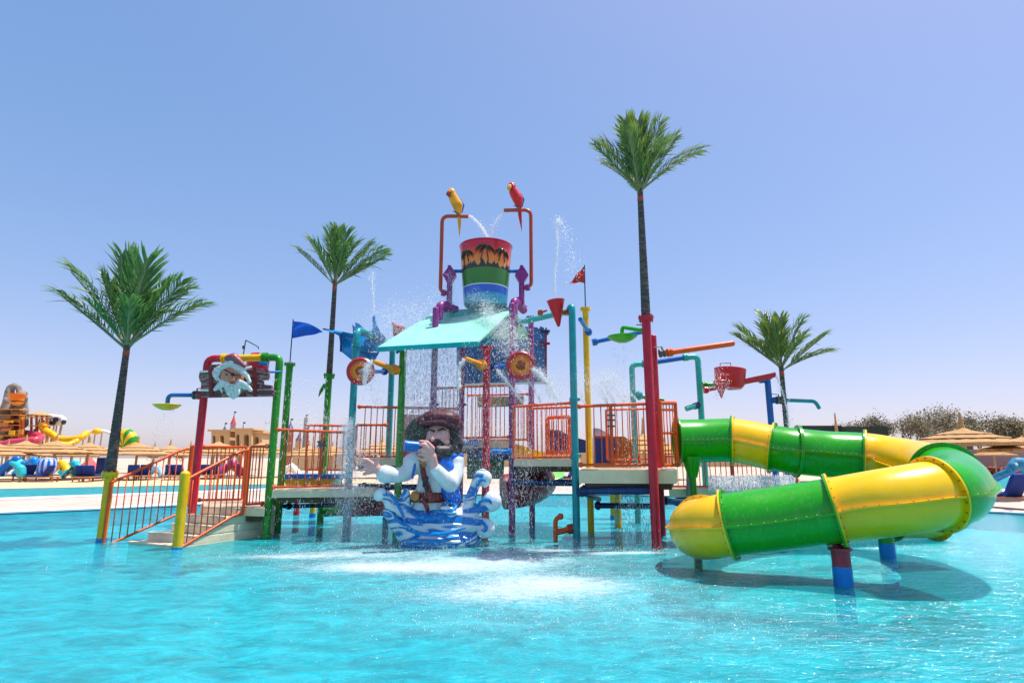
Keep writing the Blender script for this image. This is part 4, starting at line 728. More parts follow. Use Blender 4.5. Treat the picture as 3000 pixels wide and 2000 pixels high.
# bucket posts with perch pipes and parrots
for side, lb in ((-1, 'purple bucket bracket post with the orange perch pipe on the left'), (1, 'purple bucket bracket post with the orange perch pipe on the right')):
    x = bc.x + side * (rbt * .86 + .30); t = thing('bucket_support', lb, 'post', (x, YK, zof(905, YK)), 'purple posts holding the tipping bucket')
    mb = MB(); mb.tube([(x, YK, zof(910, YK)), (x, YK, zax - .12)], .062, 16); mb.build('pole', PURPLE, t)
    mb = MB(); w_ = .15; mb.plate([(x - w_, YK - .08, zax - .10), (x - .04, YK - .08, zax + .06), (x + .06, YK - .08, zax + .06), (x + w_, YK - .08, zax - .10), (x + .02, YK - .08, zax - .32), (x - .04, YK - .08, zax - .30)], (0, .16, 0)); mb.tube([(x, YK - .1, zax + .07), (x, YK + .1, zax + .07)], .045, 10); mb.build('axle_bracket', PURPLE, t)
    mb = MB(); mb.lathe([(.064, 0), (.115, .01), (.115, .05), (.064, .055)], (x, YK, zof(903, YK)), seg=16); mb.build('flange', PURPLE, t)
    xo = at(1293 if side < 0 else 1556, 740, YK).x; zpt = zof(633 if side < 0 else 615, YK); zlow = zof(858 if side < 0 else 842, YK); xe = at(1372 if side < 0 else 1476, 630, YK).x
    pipe('', '', BROWN, [(x - side * -.05, YK, zlow - .02), (xo, YK, zlow + .05), (xo, YK, zpt), (xe, YK - .02, zpt - .02)], .042, .16, root=t, part='perch_pipe'); collar(t, (x + side * .13, YK, zlow), (side, 0, .2), .045, PURPLE, .04)
    # bottom cross tube between purple posts
for side, q in ((-1, (1287, 893)), (1, (1505, 880))):
    c = at(q[0], q[1], 11.7); t = thing('purple_elbow', 'round purple elbow cap above the roof, ' + ('left one' if side < 0 else 'right one'), 'pipe joint', c, 'purple elbows above the roof'); mb = MB(); mb.tube(fillet([c + Vector((0, 0, -.3)), c + Vector((0, 0, .02)), c + Vector((.3 if side < 0 else .22, .45, .02 if side < 0 else -.1))], .14, 8), .085, 18); mb.build('elbow', PURPLE, t); collar(t, c + Vector((.12, .2, .02)), (.4, 1, 0), .085, PURPLE, .03)
def parrot(lb, px, py_foot, body, wing, beak, s=1.0):
    f = at(px, py_foot, YK - .02); t = thing('parrot_figure', lb, 'parrot figure', f)
    mb = MB(); B0 = f + Vector((0, -.01, .03)); lean = -.13
    chain(mb, [B0 + Vector((.03, 0, .02)), B0 + Vector((.0, -.03, .17)), B0 + Vector((lean * .6, -.04, .31)), B0 + Vector((lean, -.06, .42))], [.07, .125, .115, .09], 8)
    mb.ball(B0 + Vector((lean - .01, -.055, .455)), (.102, .108, .105)); chain(mb, [B0 + Vector((.03, .02, .06)), B0 + Vector((.05, .01, -.22)), B0 + Vector((.09 if px > 1400 else .06, 0, -.60))], [.055, .045, .012], 12, (1, .6, 1)); bd = mb.build('body', body, t); remesh(bd, .012, 4)
    for sd_ in (-1, 1):
        mb = MB(); chain(mb, [B0 + Vector((sd_ * .075 + lean * .5 + .03, .035, .33)), B0 + Vector((sd_ * .085 + .035, .05, .20)), B0 + Vector((sd_ * .05 + .05, .05, .02))], [.045, .052, .02], 7, (.7, 1, 1)); o = mb.build('wing', wing, t); remesh(o, .011, 3)
        mb = MB(); mb.ball(B0 + Vector((lean + sd_ * .055 - .02, -.15, .455)), .018, 10, 6); mb.build('eye', WHITE, bd); mb = MB(); mb.tube([f + Vector((sd_ * .03, -.02, .06)), f + Vector((sd_ * .035, -.05, .01))], .016, 8); mb.tube([f + Vector((sd_ * .035 - .06, -.04, .045)), f + Vector((sd_ * .035 + .05, -.04, .045))], .012, 6); mb.build('foot', STEEL, t)
    mb = MB(); chain(mb, [B0 + Vector((lean - .05, -.14, .42)), B0 + Vector((lean - .075, -.165, .37)), B0 + Vector((lean - .05, -.14, .31))], [.05, .042, .012], 6); o = mb.build('beak', beak, t); remesh(o, .008, 2)
    mb = MB(); mb.lathe([(.05, -.03), (.062, -.028), (.062, .028), (.05, .03)], f + Vector((.01, 0, 0)), (1, 0, 0), 12); mb.build('clamp', STEEL, t)
parrot('yellow parrot figure with blue wings on the left perch pipe', 1340, 627, paint('parrot_yellow', (.78, .32, .01), .35, .25), paint('parrot_blue', (.0, .12, .42)), paint('parrot_beak_red', (.35, .03, .03)))
parrot('red parrot figure with blue wings on the right perch pipe', 1517, 610, paint('parrot_red', (.62, .01, .02), .35, .2), paint('parrot_dark_blue', (.01, .08, .22)), paint('parrot_beak_yellow', (.6, .35, .05)))

# ================================================================ sails
def sail_outline(pix, Y, name, label, mat, th=.04, ny=0):
    t = thing(name, label, 'sail', at(pix[0][0], pix[0][1], Y)); mb = MB(); mb.plate([at(x, y, Y + (rest[0] if rest else 0)) for x, y, *rest in pix], (0, th, 0)); return t, mb
t, mb = sail_outline([(1338, 965), (1420, 950), (1572, 958), (1580, 962), (1583, 955), (1594, 960), (1594, 968), (1606, 968), (1608, 978), (1598, 985), (1600, 1118), (1590, 1120), (1338, 1126)], 13.8, 'ship_sail', 'large blue ship sail panel hanging behind the purple posts', SAILM); mb.build('sheet', SAILM, t)
mb = MB(); mb.tube([at(1338, 1127, 13.8), at(1600, 1121, 13.8)], .03, 8); mb.build('lower_spar', WHITE, t); mb = MB(); mb.tube([at(1600, 960, 13.8), at(1600, 1125, 13.8)], .022, 8); mb.build('side_spar', DKRED, t)
for py in (968, 1004, 1118): mb = MB(); mb.tube([at(1585, py, 13.8), at(1610, py + 2, 13.7)], .035, 8); mb.build('clamp', DKRED if py > 970 else NAVY, t)
t = thing('torn_sail', 'bright blue torn sail sheet with a long pointed left arm above the left orange dish', 'sail', at(1030, 1000, 11.9))
mb = MB(); top = [(945, 961), (975, 966), (1005, 971), (1036, 978), (1060, 972), (1090, 968), (1118, 975), (1130, 990)]; bot = [(946, 965), (978, 975), (993, 984), (997, 1008), (1000, 1030), (1030, 1054), (1070, 1056), (1100, 1052)]
vs = []
for i in range(len(top)):
    for s in np.linspace(0, 1, 7): x = top[i][0] * (1 - s) + bot[i][0] * s; y = top[i][1] * (1 - s) + bot[i][1] * s; vs.append(at(x, y, 11.9 + .14 * math.sin(i * 1.9 + s * 3) + .02 * i))
fs = [(i * 7 + j, i * 7 + j + 1, (i + 1) * 7 + j + 1, (i + 1) * 7 + j) for i in range(len(top) - 1) for j in range(6)]
mb.add(vs, fs); mb.add([v + Vector((0, .03, 0)) for v in vs], [f[::-1] for f in fs]); mb.build('sheet', SAILB, t, 30)
for pix in ([(1034, 978), (1032, 950), (1042, 958), (1040, 944), (1052, 948), (1066, 962), (1072, 985)], [(1090, 975), (1092, 950), (1090, 930), (1097, 922), (1100, 940), (1104, 955), (1112, 965), (1118, 985)]):
    mb = MB(); mb.plate([at(x, y, 11.75) for x, y in pix], (0, .09, 0)); mb.build('torn_edge', SAILB, t, 0)
mb = MB(); mb.tube([at(1000, 975, 11.85), at(998, 1030, 11.85)], .02, 8); mb.build('batten', NAVY, t); mb = MB(); mb.tube([at(1052, 1033, 11.7), at(1105, 1032, 11.9)], .012, 6); mb.build('wire', STEEL, t)
rf = thing('red_funnel', 'red funnel in the spray above the left end of the roof', 'funnel', at(1165, 965, 12.4)); mb = MB(); mb.lathe([(.02, 0), (.16, .26), (.15, .27), (0, .2)], at(1155, 985, 12.4), (.4, -.2, 1), 20); mb.build('cone', RED, rf)
lf = thing('red_funnel', 'red dome and blue pipe behind the yellow crossbar of the arch', 'funnel', at(760, 1060, 12.5)); mb = MB(); mb.lathe([(.0, .12), (.15, .1), (.24, 0), (.22, -.26), (0, -.3)], at(757, 1049, 12.5), seg=24); mb.build('dome', RED, lf)
pipe('', '', BLUE, [at(760, 1062, 12.3), at(785, 1066, 12.3)], .05, root=lf); pipe('', '', STEEL, [at(711, 1050, 12), at(720, 996, 12), at(757, 1016, 12), at(757, 1022, 12)], .012, .02, root=lf, part='rod', seg=6); mb = MB(); mb.box(at(714, 1017, 12), (.05, .03, .07)); mb.build('rod_clamp', STEEL, lf)
for px, py0 in ((2, 0),): pass
mk = thing('water_mask', 'small green mask shaped spout on the second palm post', 'spout', at(945, 1150, 13.0)); mb = MB(); chain(mb, [at(950, 1130, 12.9), at(940, 1145, 12.9), at(934, 1160, 12.9)], [.06, .05, .02], 6, (.6, 1, 1)); o = mb.build('mask', GREEN, mk); remesh(o, .012, 2)

# ================================================================ palms
def frond_mesh(L, seed, n=34, leafL=.40, droop=.25, mat=LEAF):
    """frond growing along +X from the origin, its upper side facing +Z"""
    rd = random.Random(seed); mb = MB(); pts = []
    for i in range(13):
        s = i / 12; pts.append(Vector((L * s * (1 - .06 * s * s), .04 * L * math.sin(s * 2.5) * (rd.random() - .5) * .5, -droop * L * s ** 2.2)))
    mb.cur = 1; mb.tube(pts, [.013 * (1 - .8 * i / 12) + .003 for i in range(13)], 6); mb.cur = 0
    def P(s): q = s * 12; i = min(11, int(q)); return pts[i].lerp(pts[i + 1], q - i), (pts[i + 1] - pts[i]).normalized()
    for k in range(n):
        s = .20 + .80 * (k / (n - 1)) ** .95; p, t = P(min(.999, s)); ll = leafL * (math.sin(PI * (0.22 + .68 * (s - .2) / .8)) ** .7) * (.9 + .25 * rd.random())
        for side in (-1, 1):
            if rd.random() < .045: continue
            fwd = R(38 + 8 * rd.random() - 14 * s); up_ = R(26 + rd.random() * 14); d = (t * math.cos(fwd) + Vector((0, side, 0)) * math.sin(fwd) * math.cos(up_) + Vector((0, 0, 1)) * math.sin(fwd) * math.sin(up_)).normalized()
            side_v = d.cross(Vector((0, 0, 1))).normalized(); wv = side_v.lerp(t, .4).normalized(); wd = .024 * (.8 + .4 * rd.random()); nb = d.cross(wv).normalized()
            m_ = p + d * ll * .45 + Vector((0, 0, .01)); e_ = p + d * ll + Vector((0, 0, -ll * (.12 + .25 * rd.random())))
            if rd.random() < .1: e_ += Vector((0, 0, -ll * .25))
            vs = [p - wv * wd * .35, p + wv * wd * .35, m_ - wv * wd * .5, m_ + nb * .006, m_ + wv * wd * .5, p + d * ll * .78 - wv * wd * .35 + (e_ - (p + d * ll)) * .5, p + d * ll * .78 + wv * wd * .35 + (e_ - (p + d * ll)) * .5, e_]
            mb.add(vs, [(0, 1, 3), (0, 3, 2), (1, 4, 3), (2, 3, 5), (3, 4, 6), (3, 6, 5), (5, 6, 7)])
    me = bpy.data.meshes.new('frond'); me.from_pydata([tuple(v) for v in mb.v], [], mb.f); me.materials.append(mat); me.materials.append(RACH); me.polygons.foreach_set('material_index', mb.m); return me
FR = {}
def palm(label, base, zsleeve, ztop, r0, r1, sleeve_mat, crown, L, mat, seed, bluefoot=False, sleeve_r=.075, top_shift=(0, 0)):
    t = thing('palm_tree', label, 'palm tree', (base.x, base.y, 0), 'artificial palm trees of the play structure')
    mb = MB(); mb.tube([(base.x, base.y, -.42), (base.x, base.y, zsleeve)], sleeve_r, 22); mb.build('sleeve_post', sleeve_mat, t)
    mb = MB(); mb.lathe([(sleeve_r, -.07), (sleeve_r + .04, -.04), (sleeve_r + .055, 0), (sleeve_r + .055, .03), (r0, .035)], (base.x, base.y, zsleeve), seg=24)
    for k in range(8): mb.lathe([(.01, -.07), (.01, .055), (0, .056)], (base.x + (sleeve_r + .035) * math.cos(k * PI / 4), base.y + (sleeve_r + .035) * math.sin(k * PI / 4), zsleeve), seg=6)
    mb.build('flange', sleeve_mat, t)
    if bluefoot: mb = MB(); mb.tube([(base.x, base.y, -.41), (base.x, base.y, .07)], sleeve_r + .005, 22); mb.build('foot_sleeve', SKYB, t)
    top = Vector((base.x + top_shift[0], base.y + top_shift[1], ztop)); b0 = Vector((base.x, base.y, zsleeve + .03)); n = 60; pts = []; rs = []
    for i in range(n + 1): s = i / n; pts.append(b0.lerp(top, s)); rs.append((r0 * (1 - s) + r1 * s) * (1 + (.035 if i % 2 else -.02)))
    mb = MB(); mb.tube(pts, rs, 16); mb.build('trunk', TRUNK, t)
    mb = MB(); mb.lathe([(r1 * 1.0, -.05), (r1 * 1.12, 0), (r1 * 1.0, .06)], top, seg=14); mb.build('collar', BROWN, t); mb = MB(); mb.tube([top, top + Vector((0, 0, .16)), top + Vector((0, 0, .34))], [r1 * 1.0, r1 * 1.05, r1 * .3], 12); mb.build('crown_shaft', TRUNK, t)
    rd = random.Random(seed)
    for k, (az, el, ls) in enumerate(crown):
        key = (mat.name, k % 4)
        if key not in FR: FR[key] = frond_mesh(1.0, 11 + k % 4 * 7, mat=mat, droop=(.02, .07, -.04, .12)[k % 4], leafL=.39, n=32)
        o = bpy.data.objects.new('frond', FR[key]); COL.objects.link(o); o.parent = t; sc_ = L * ls
        o.location = top - Vector((base.x, base.y, 0)) + Vector((0, 0, .06 + .10 * rd.random())); az_, el_ = R(az), R(el)
        d = Vector((math.cos(az_) * math.cos(el_), math.sin(az_) * math.cos(el_), math.sin(el_))); upv = Vector((0, 0, 1)) if el < 80 else Vector((-math.cos(az_), -math.sin(az_), .2))
        y = upv.cross(d).normalized(); z = d.cross(y).normalized(); o.rotation_euler = Matrix((d, y, z)).transposed().to_euler(); o.scale = (sc_, sc_, sc_)
    return t
# (azimuth: 0 right, 90 away, 180 left, 270 towards the camera; elevation; relative length)
C1 = [(180, 38, 1.0), (192, 56, 1.03), (165, 62, .85), (2, 40, .86), (352, 52, .88), (20, 58, .88), (265, 74, 1.02), (120, 80, 1.0), (70, 66, .95), (315, 70, 1.0), (225, 64, .8), (300, 50, .62), (95, 45, .75), (240, 48, .6)]
palm('broad green palm at the far left on a yellow sleeve post', on(296, 1588), zof(1388, on(296, 1588).y), zof(1036, on(296, 1588).y), .088, .052, YELLOW, C1, 1.76, LEAF, 3, True)
y2 = 13.1; b2 = at(952, 1300, y2)
C2 = [(180, 44, .95), (170, 62, 1.0), (5, 30, 1.0), (350, 42, 1.0), (20, 56, 1.0), (260, 76, .9), (110, 78, 1.05), (60, 68, 1.0), (310, 66, .9), (225, 60, .8), (300, 50, .7), (95, 50, .8), (40, 40, .8)]
palm('palm behind the blue flag, second from the left, on a green sleeve post', b2, zof(1100, y2), zof(845, y2), .068, .050, GREEN, C2, 1.42, LEAF, 4, sleeve_r=.072)
b3 = on(1924, 1608)
C3 = [(182, 50, .98), (168, 62, 1.0), (200, 70, 1.0), (2, 42, 1.1), (345, 55, .95), (15, 66, 1.0), (265, 78, 1.12), (110, 82, 1.15), (60, 72, 1.1), (310, 70, 1.0), (225, 70, 1.05), (300, 56, .8), (95, 50, .8), (235, 12, .34), (240, 60, .9), (140, 55, .9)]
palm('tallest palm on the tall red post right of centre', b3, zof(932, b3.y), zof(592, b3.y) + .05, .078, .05, RED, C3, 1.26, LEAF2, 5, sleeve_r=.074)
y4 = 12.6; b4 = at(2300, 1200, y4)
C4 = [(182, 38, 1.0), (168, 52, 1.05), (200, 60, .9), (0, 28, 1.0), (350, 40, 1.05), (15, 52, .95), (265, 76, .95), (110, 80, 1.1), (60, 70, 1.0), (310, 64, .95), (225, 68, .9), (300, 50, .7), (95, 50, .8), (140, 55, .9)]
palm('palm at the right behind the red trough and the tube slide', b4, .8, zof(1096, y4), .062, .048, GREEN, C4, 1.25, LEAF2, 6, sleeve_r=.07)

# ================================================================ pirate statue rising from a wave
YP = 10.0
def sp(px, py, dy=0.0): return at(px, py, YP + dy)
S = 1 / 168.0    # metres per pixel at the statue
pi_ = thing('pirate_statue', 'big pirate statue in white shirt and blue waistcoat holding a blue telescope', 'statue', sp(1260, 1520))
mb = MB(); chain(mb, [sp(1255, 1500), sp(1258, 1455), sp(1275, 1400), sp(1290, 1350)], [.30, .25, .29, .25], 10, (1, .72, 1)); mb.ball(sp(1225, 1352), (.26, .2, .17)); mb.ball(sp(1332, 1350, .02), (.17, .2, .15))
chain(mb, [sp(1222, 1352), sp(1190, 1385, -.08), sp(1165, 1393, -.14), sp(1128, 1388, -.24)], [.15, .135, .12, .15], 9)
chain(mb, [sp(1334, 1352), sp(1332, 1390, -.12), sp(1320, 1416, -.26)], [.155, .145, .145], 8); chain(mb, [sp(1320, 1416, -.26), sp(1300, 1400, -.42), sp(1278, 1376, -.52)], [.145, .125, .105], 8)
o = mb.build('shirt', SHIRT, pi_); remesh(o, .022, 5)
mb = MB(); chain(mb, [sp(1285, 1338), sp(1283, 1312, -.02)], [.14, .13], 4); mb.ball(sp(1283, 1283, -.06), (.215, .20, .27)); mb.ball(sp(1270, 1290, -.24), (.045, .06, .05)); chain(mb, [sp(1271, 1266, -.22), sp(1267, 1287, -.29)], [.03, .045], 5); mb.ball(sp(1305, 1294, -.16), (.08, .07, .07)); mb.ball(sp(1252, 1294, -.14), (.05, .06, .06)); mb.ball(sp(1262, 1264, -.20), (.05, .04, .025)); mb.ball(sp(1295, 1262, -.2), (.06, .04, .025)); mb.ball(sp(1318, 1280, .0), (.03, .06, .07))
hd = mb.build('head', SKIN, pi_); remesh(hd, .012, 4)
# hands: palm and fingers
def hand(name, wrist, palm_c, fingers, r=.035):
    mb = MB(); chain(mb, [wrist, wrist.lerp(palm_c, .5), palm_c], [.075, .075, .085], 6, (1, .8, 1))
    for f in fingers:
        chain(mb, [palm_c] + f, [.05] + [r * (1 - .15 * i) for i in range(len(f))], 6)
    o = mb.build(name, SKIN, pi_); return remesh(o, .010, 3)
hand('hand', sp(1275, 1374, -.54), sp(1264, 1338, -.60), [[sp(1268, 1312, -.66), sp(1252, 1295, -.70), sp(1232, 1292, -.68), sp(1222, 1298, -.62)], [sp(1258, 1316, -.68), sp(1244, 1302, -.73), sp(1230, 1304, -.70)], [sp(1250, 1322, -.68), sp(1238, 1316, -.73), sp(1226, 1318, -.68)], [sp(1250, 1334, -.67), sp(1238, 1330, -.71), sp(1228, 1330, -.66)], [sp(1240, 1346, -.62), sp(1226, 1338, -.60), sp(1220, 1328, -.57)]])
hand('hand', sp(1124, 1385, -.25), sp(1102, 1372, -.30), [[sp(1088, 1356, -.34), sp(1076, 1346, -.36), sp(1066, 1345, -.38)], [sp(1084, 1364, -.34), sp(1068, 1360, -.37), sp(1056, 1361, -.38)], [sp(1084, 1374, -.34), sp(1069, 1373, -.37), sp(1058, 1376, -.38)], [sp(1088, 1382, -.33), sp(1075, 1385, -.36), sp(1066, 1388, -.36)], [sp(1104, 1352, -.33), sp(1108, 1338, -.34)]], .036)
mb = MB(); a, b = sp(1184, 1305, -.72), sp(1242, 1308, -.62); mb.tube([a, a.lerp(b, .12), a.lerp(b, .13), a.lerp(b, .6), b], [.095, .095, .086, .08, .074], 20); mb.tube([b, sp(1258, 1310, -.5)], .06, 14); tl_ = mb.build('telescope', BLUE, pi_)
mb = MB(); mb.tube([sp(1231, 1310, -.655), sp(1236, 1310, -.65)], .085, 18); mb.build('telescope_ring', DKRED, tl_)
mb = MB(); chain(mb, [sp(1262, 1305, -.20), sp(1282, 1325, -.24), sp(1310, 1322, -.18)], [.08, .13, .11], 7); chain(mb, [sp(1322, 1300, -.08), sp(1330, 1330, -.04), sp(1318, 1348, -.06)], [.09, .12, .08], 6); chain(mb, [sp(1247, 1298, -.24), sp(1262, 1290, -.29), sp(1285, 1291, -.28), sp(1300, 1302, -.22)], [.02, .032, .032, .02], 5); chain(mb, [sp(1326, 1265, .02), sp(1336, 1300, .02), sp(1340, 1330, .02)], [.11, .13, .08], 6); mb.ball(sp(1290, 1340, -.22), (.08, .06, .1)); o = mb.build('beard', HAIRM, pi_); remesh(o, .014, 2)
mb = MB(); chain(mb, [sp(1258, 1258, -.27), sp(1272, 1262, -.28)], [.012, .018], 4); chain(mb, [sp(1284, 1260, -.27), sp(1296, 1255, -.27), sp(1305, 1259, -.25)], [.016, .02, .01], 4); mb.build('eyebrow', DARK, hd)
for px in (1263, 1295): mb = MB(); mb.ball(sp(px, 1268, -.245), (.03, .015, .014), 10, 6); mb.build('eye', WHITE, hd); mb = MB(); mb.ball(sp(px - 1, 1268, -.257), .011, 8, 6); mb.build('pupil', DARK, hd)
mb = MB(); mb.ball(sp(1272, 1300, -.285), (.05, .02, .016), 10, 6); mb.build('lips', LIPS, hd)
mb = MB(); chain(mb, [sp(1240, 1236, -.06), sp(1275, 1226, -.06), sp(1310, 1228, -.06), sp(1338, 1246, -.0)], [.15, .22, .22, .13], 8, (1, 1, .72)); chain(mb, [sp(1232, 1244, -.22), sp(1262, 1238, -.26), sp(1300, 1238, -.26), sp(1345, 1256, -.10)], [.03, .04, .04, .03], 9); mb.ball(sp(1290, 1222, 0), (.22, .2, .14)); o = mb.build('hat', HATM, pi_); remesh(o, .016, 3)
mb = MB(); chain(mb, [sp(1248, 1240, -.05), sp(1222, 1248, -.1), sp(1206, 1268, -.12), sp(1202, 1292, -.12)], [.10, .14, .13, .07], 8, (1, .6, 1)); chain(mb, [sp(1248, 1262, -.05), sp(1232, 1284, -.08)], [.12, .1], 6); o = mb.build('hat_plume', paint('dark_green_black_paint', (.022, .035, .022), .4, .6, .3, scale=22), pi_); remesh(o, .016, 2)
mb = MB(); chain(mb, [sp(1292, 1352, -.16), sp(1318, 1335, -.12), sp(1346, 1334, -.02)], [.12, .11, .075], 8, (1, .9, .8)); chain(mb, [sp(1300, 1352, -.16), sp(1318, 1372, -.16)], [.13, .10], 5); chain(mb, [sp(1318, 1432, -.08), sp(1328, 1460, -.06)], [.16, .14], 6); chain(mb, [sp(1228, 1330, -.14), sp(1216, 1360, -.17), sp(1208, 1400, -.17)], [.03, .03, .025], 8); o = mb.build('waistcoat', VEST, pi_); remesh(o, .016, 3)
mb = MB(); chain(mb, [sp(1236, 1360, -.26), sp(1243, 1400, -.29), sp(1256, 1440, -.27), sp(1262, 1462, -.27)], [.045, .05, .055, .055], 10, (1, .4, 1)); mb.build('sash', LEATHER, pi_, 60)
mb = MB(); mb.lathe([(.275, -.08), (.292, -.07), (.292, .07), (.275, .08)], sp(1256, 1455), (0, 0, 1), 32); mb.v = [(x, (y - sp(1256, 1455).y) * .80 + sp(1256, 1455).y, z) for x, y, z in mb.v]; chain(mb, [sp(1245, 1470, -.28), sp(1252, 1490, -.29), sp(1256, 1500, -.29)], [.04, .035, .015], 6); blt = mb.build('belt', LEATHER, pi_, 60)
mb = MB(); mb.ball(sp(1216, 1452, -.26), (.075, .04, .085)); mb.build('buckle', GOLD, blt, 60); mb = MB(); chain(mb, [sp(1240, 1330, -.3), sp(1235, 1345, -.31), sp(1243, 1362, -.31)], [.04, .05, .04], 5); mb.build('brooch', GOLD, pi_, 60)
mb = MB(); chain(mb, [sp(1250, 1400, -.31), sp(1242, 1420, -.32), sp(1250, 1432, -.32)], [.035, .03, .03], 4); mb.build('pendant', HAIRM, pi_, 60)
# wave
wv_ = thing('wave_sculpture', 'blue and white painted wave sculpture with curling crests at the base of the statue', 'sculpture', sp(1270, 1590))
mb = MB(); chain(mb, [sp(1165, 1520, -.05), sp(1215, 1545, -.12), sp(1290, 1552, -.15), sp(1360, 1535, -.10)], [.19, .30, .34, .26], 9, (1, .62, 1)); mb.ball(sp(1290, 1580, -.02), (.70, .42, .2)); mb.ball(sp(1260, 1520, .05), (.50, .3, .2))
chain(mb, [sp(1172, 1520, -.05), sp(1150, 1480, -.06), sp(1135, 1455, -.08), sp(1116, 1447, -.12)], [.17, .12, .10, .085], 9); chain(mb, [sp(1180, 1500, -.1), sp(1188, 1460, -.1), sp(1190, 1440, -.12)], [.15, .1, .06], 7); chain(mb, [sp(1150, 1480), sp(1130, 1500, -.1), sp(1140, 1520, -.14)], [.1, .06, .05], 6)
chain(mb, [sp(1355, 1530), sp(1372, 1480, -.02), sp(1385, 1440, -.04), sp(1398, 1405, -.08), sp(1412, 1393, -.12)], [.20, .12, .085, .085, .12], 10); chain(mb, [sp(1412, 1393, -.12), sp(1424, 1408, -.14), sp(1420, 1422, -.16)], [.12, .09, .04], 6)
chain(mb, [sp(1380, 1498, -.04), sp(1408, 1488, -.08), sp(1430, 1478, -.12)], [.10, .07, .11], 8); mb.ball(sp(1440, 1468, -.12), (.15, .13, .17)); chain(mb, [sp(1370, 1535, -.06), sp(1405, 1535, -.1), sp(1422, 1545, -.12)], [.17, .12, .13], 7); mb.ball(sp(1420, 1545, -.12), (.12, .1, .16)); chain(mb, [sp(1180, 1575, -.1), sp(1160, 1548, -.14)], [.1, .05], 5); chain(mb, [sp(1300, 1490, -.26), sp(1325, 1500, -.3), sp(1318, 1520, -.3)], [.07, .08, .05], 6)
o = mb.build('wave', WAVEM, wv_); remesh(o, .020, 4)
CW = paint('white_crest', (.72, .77, .80), .3, .06)
for q, r in ((( 1441, 1467, -.13), .165), ((1420, 1399, -.14), .125), ((1424, 1546, -.14), .15), ((1116, 1446, -.14), .10)):
    mb = MB(); chain(mb, [sp(*q), sp(q[0] - 6, q[1] + 6, q[2] + .02)], [r, r * .9], 3, (1, .8, 1)); o = mb.build('crest_curl', CW, wv_); remesh(o, .02, 2)
# groove ridges that curl over the wave
BLW = paint('wave_blue_line', (.0, .20, .55), .3); k = 0
for pts in ([(1122, 1448, -.2), (1150, 1455, -.22), (1172, 1490, -.26), (1190, 1535, -.38)], [(1205, 1500, -.22), (1230, 1516, -.36), (1265, 1520, -.4), (1300, 1510, -.36)], [(1320, 1500, -.35), (1335, 1485, -.2), (1318, 1472, -.2), (1300, 1480, -.28)], [(1190, 1552, -.4), (1240, 1563, -.50), (1300, 1562, -.50), (1365, 1545, -.40)], [(1392, 1455, -.17), (1394, 1430, -.20), (1402, 1412, -.24), (1414, 1404, -.27), (1424, 1410, -.27)], [(1398, 1478, -.2), (1416, 1464, -.27), (1434, 1466, -.29), (1440, 1476, -.28)], [(1395, 1530, -.24), (1412, 1530, -.28), (1424, 1540, -.28), (1420, 1554, -.28), (1410, 1550, -.28)], [(1150, 1500, -.2), (1172, 1528, -.30), (1210, 1548, -.46)], [(1215, 1580, -.44), (1280, 1585, -.5), (1350, 1572, -.44)]):
    mb = MB(); P = catmull([sp(*q) for q in pts], 6); mb.tube(P, [.028 * math.sin(PI * (.12 + .8 * i / (len(P) - 1))) + .004 for i in range(len(P))], 8); mb.build('painted_ridge', BLW, wv_)

# ================================================================ pirate face sign
YS = 10.35
def ss(px, py, dy=0.0): return at(px, py, YS + dy)
sg = thing('pirate_sign', 'brown plank sign with a white bearded pirate face under the yellow crossbar', 'sign', ss(690, 1163))
rows = [[(615, 1068), (650, 1066), (700, 1064), (722, 1068), (722, 1082), (614, 1084)], [(585, 1088), (614, 1084), (722, 1078), (740, 1080), (784, 1082), (786, 1100), (782, 1112), (586, 1118), (582, 1104)], [(588, 1120), (768, 1114), (770, 1126), (794, 1128), (796, 1138), (590, 1142)], [(588, 1144), (796, 1140), (806, 1146), (800, 1160), (590, 1164)]]
for rr in rows: mb = MB(); mb.plate([ss(x, y) for x, y in rr], (0, .08, 0)); mb.build('plank', PLANK, sg, 0)
for x in (617, 746): mb = MB(); mb.plate([ss(x - 5, 1076, -.02), ss(x + 5, 1076, -.02), ss(x + 6, 1162, -.02), ss(x - 4, 1162, -.02)], (0, .022, 0)); mb.build('strap', LEATHER, sg, 0)
for x, y in ((590, 1088), (592, 1143)): mb = MB(); mb.plate([ss(x - 5, y - 3, -.03), ss(x + 18, y - 3, -.03), ss(x + 18, y + 2, -.03), ss(x - 5, y + 2, -.03)], (0, .03, 0)); mb.build('bracket', WHITE, sg, 0)
mb = MB(); mb.ball(ss(680, 1105, -.05), (.21, .16, .25)); mb.ball(ss(681, 1112, -.23), (.035, .05, .035)); chain(mb, [ss(680, 1098, -.2), ss(682, 1113, -.25)], [.022, .035], 4); mb.ball(ss(660, 1112, -.15), (.05, .05, .045)); mb.ball(ss(700, 1112, -.15), (.05, .05, .045)); fc = o = mb.build('face', paint('sign_skin', (.62, .24, .15), .35, .15), sg); remesh(o, .012, 3)
mb = MB()
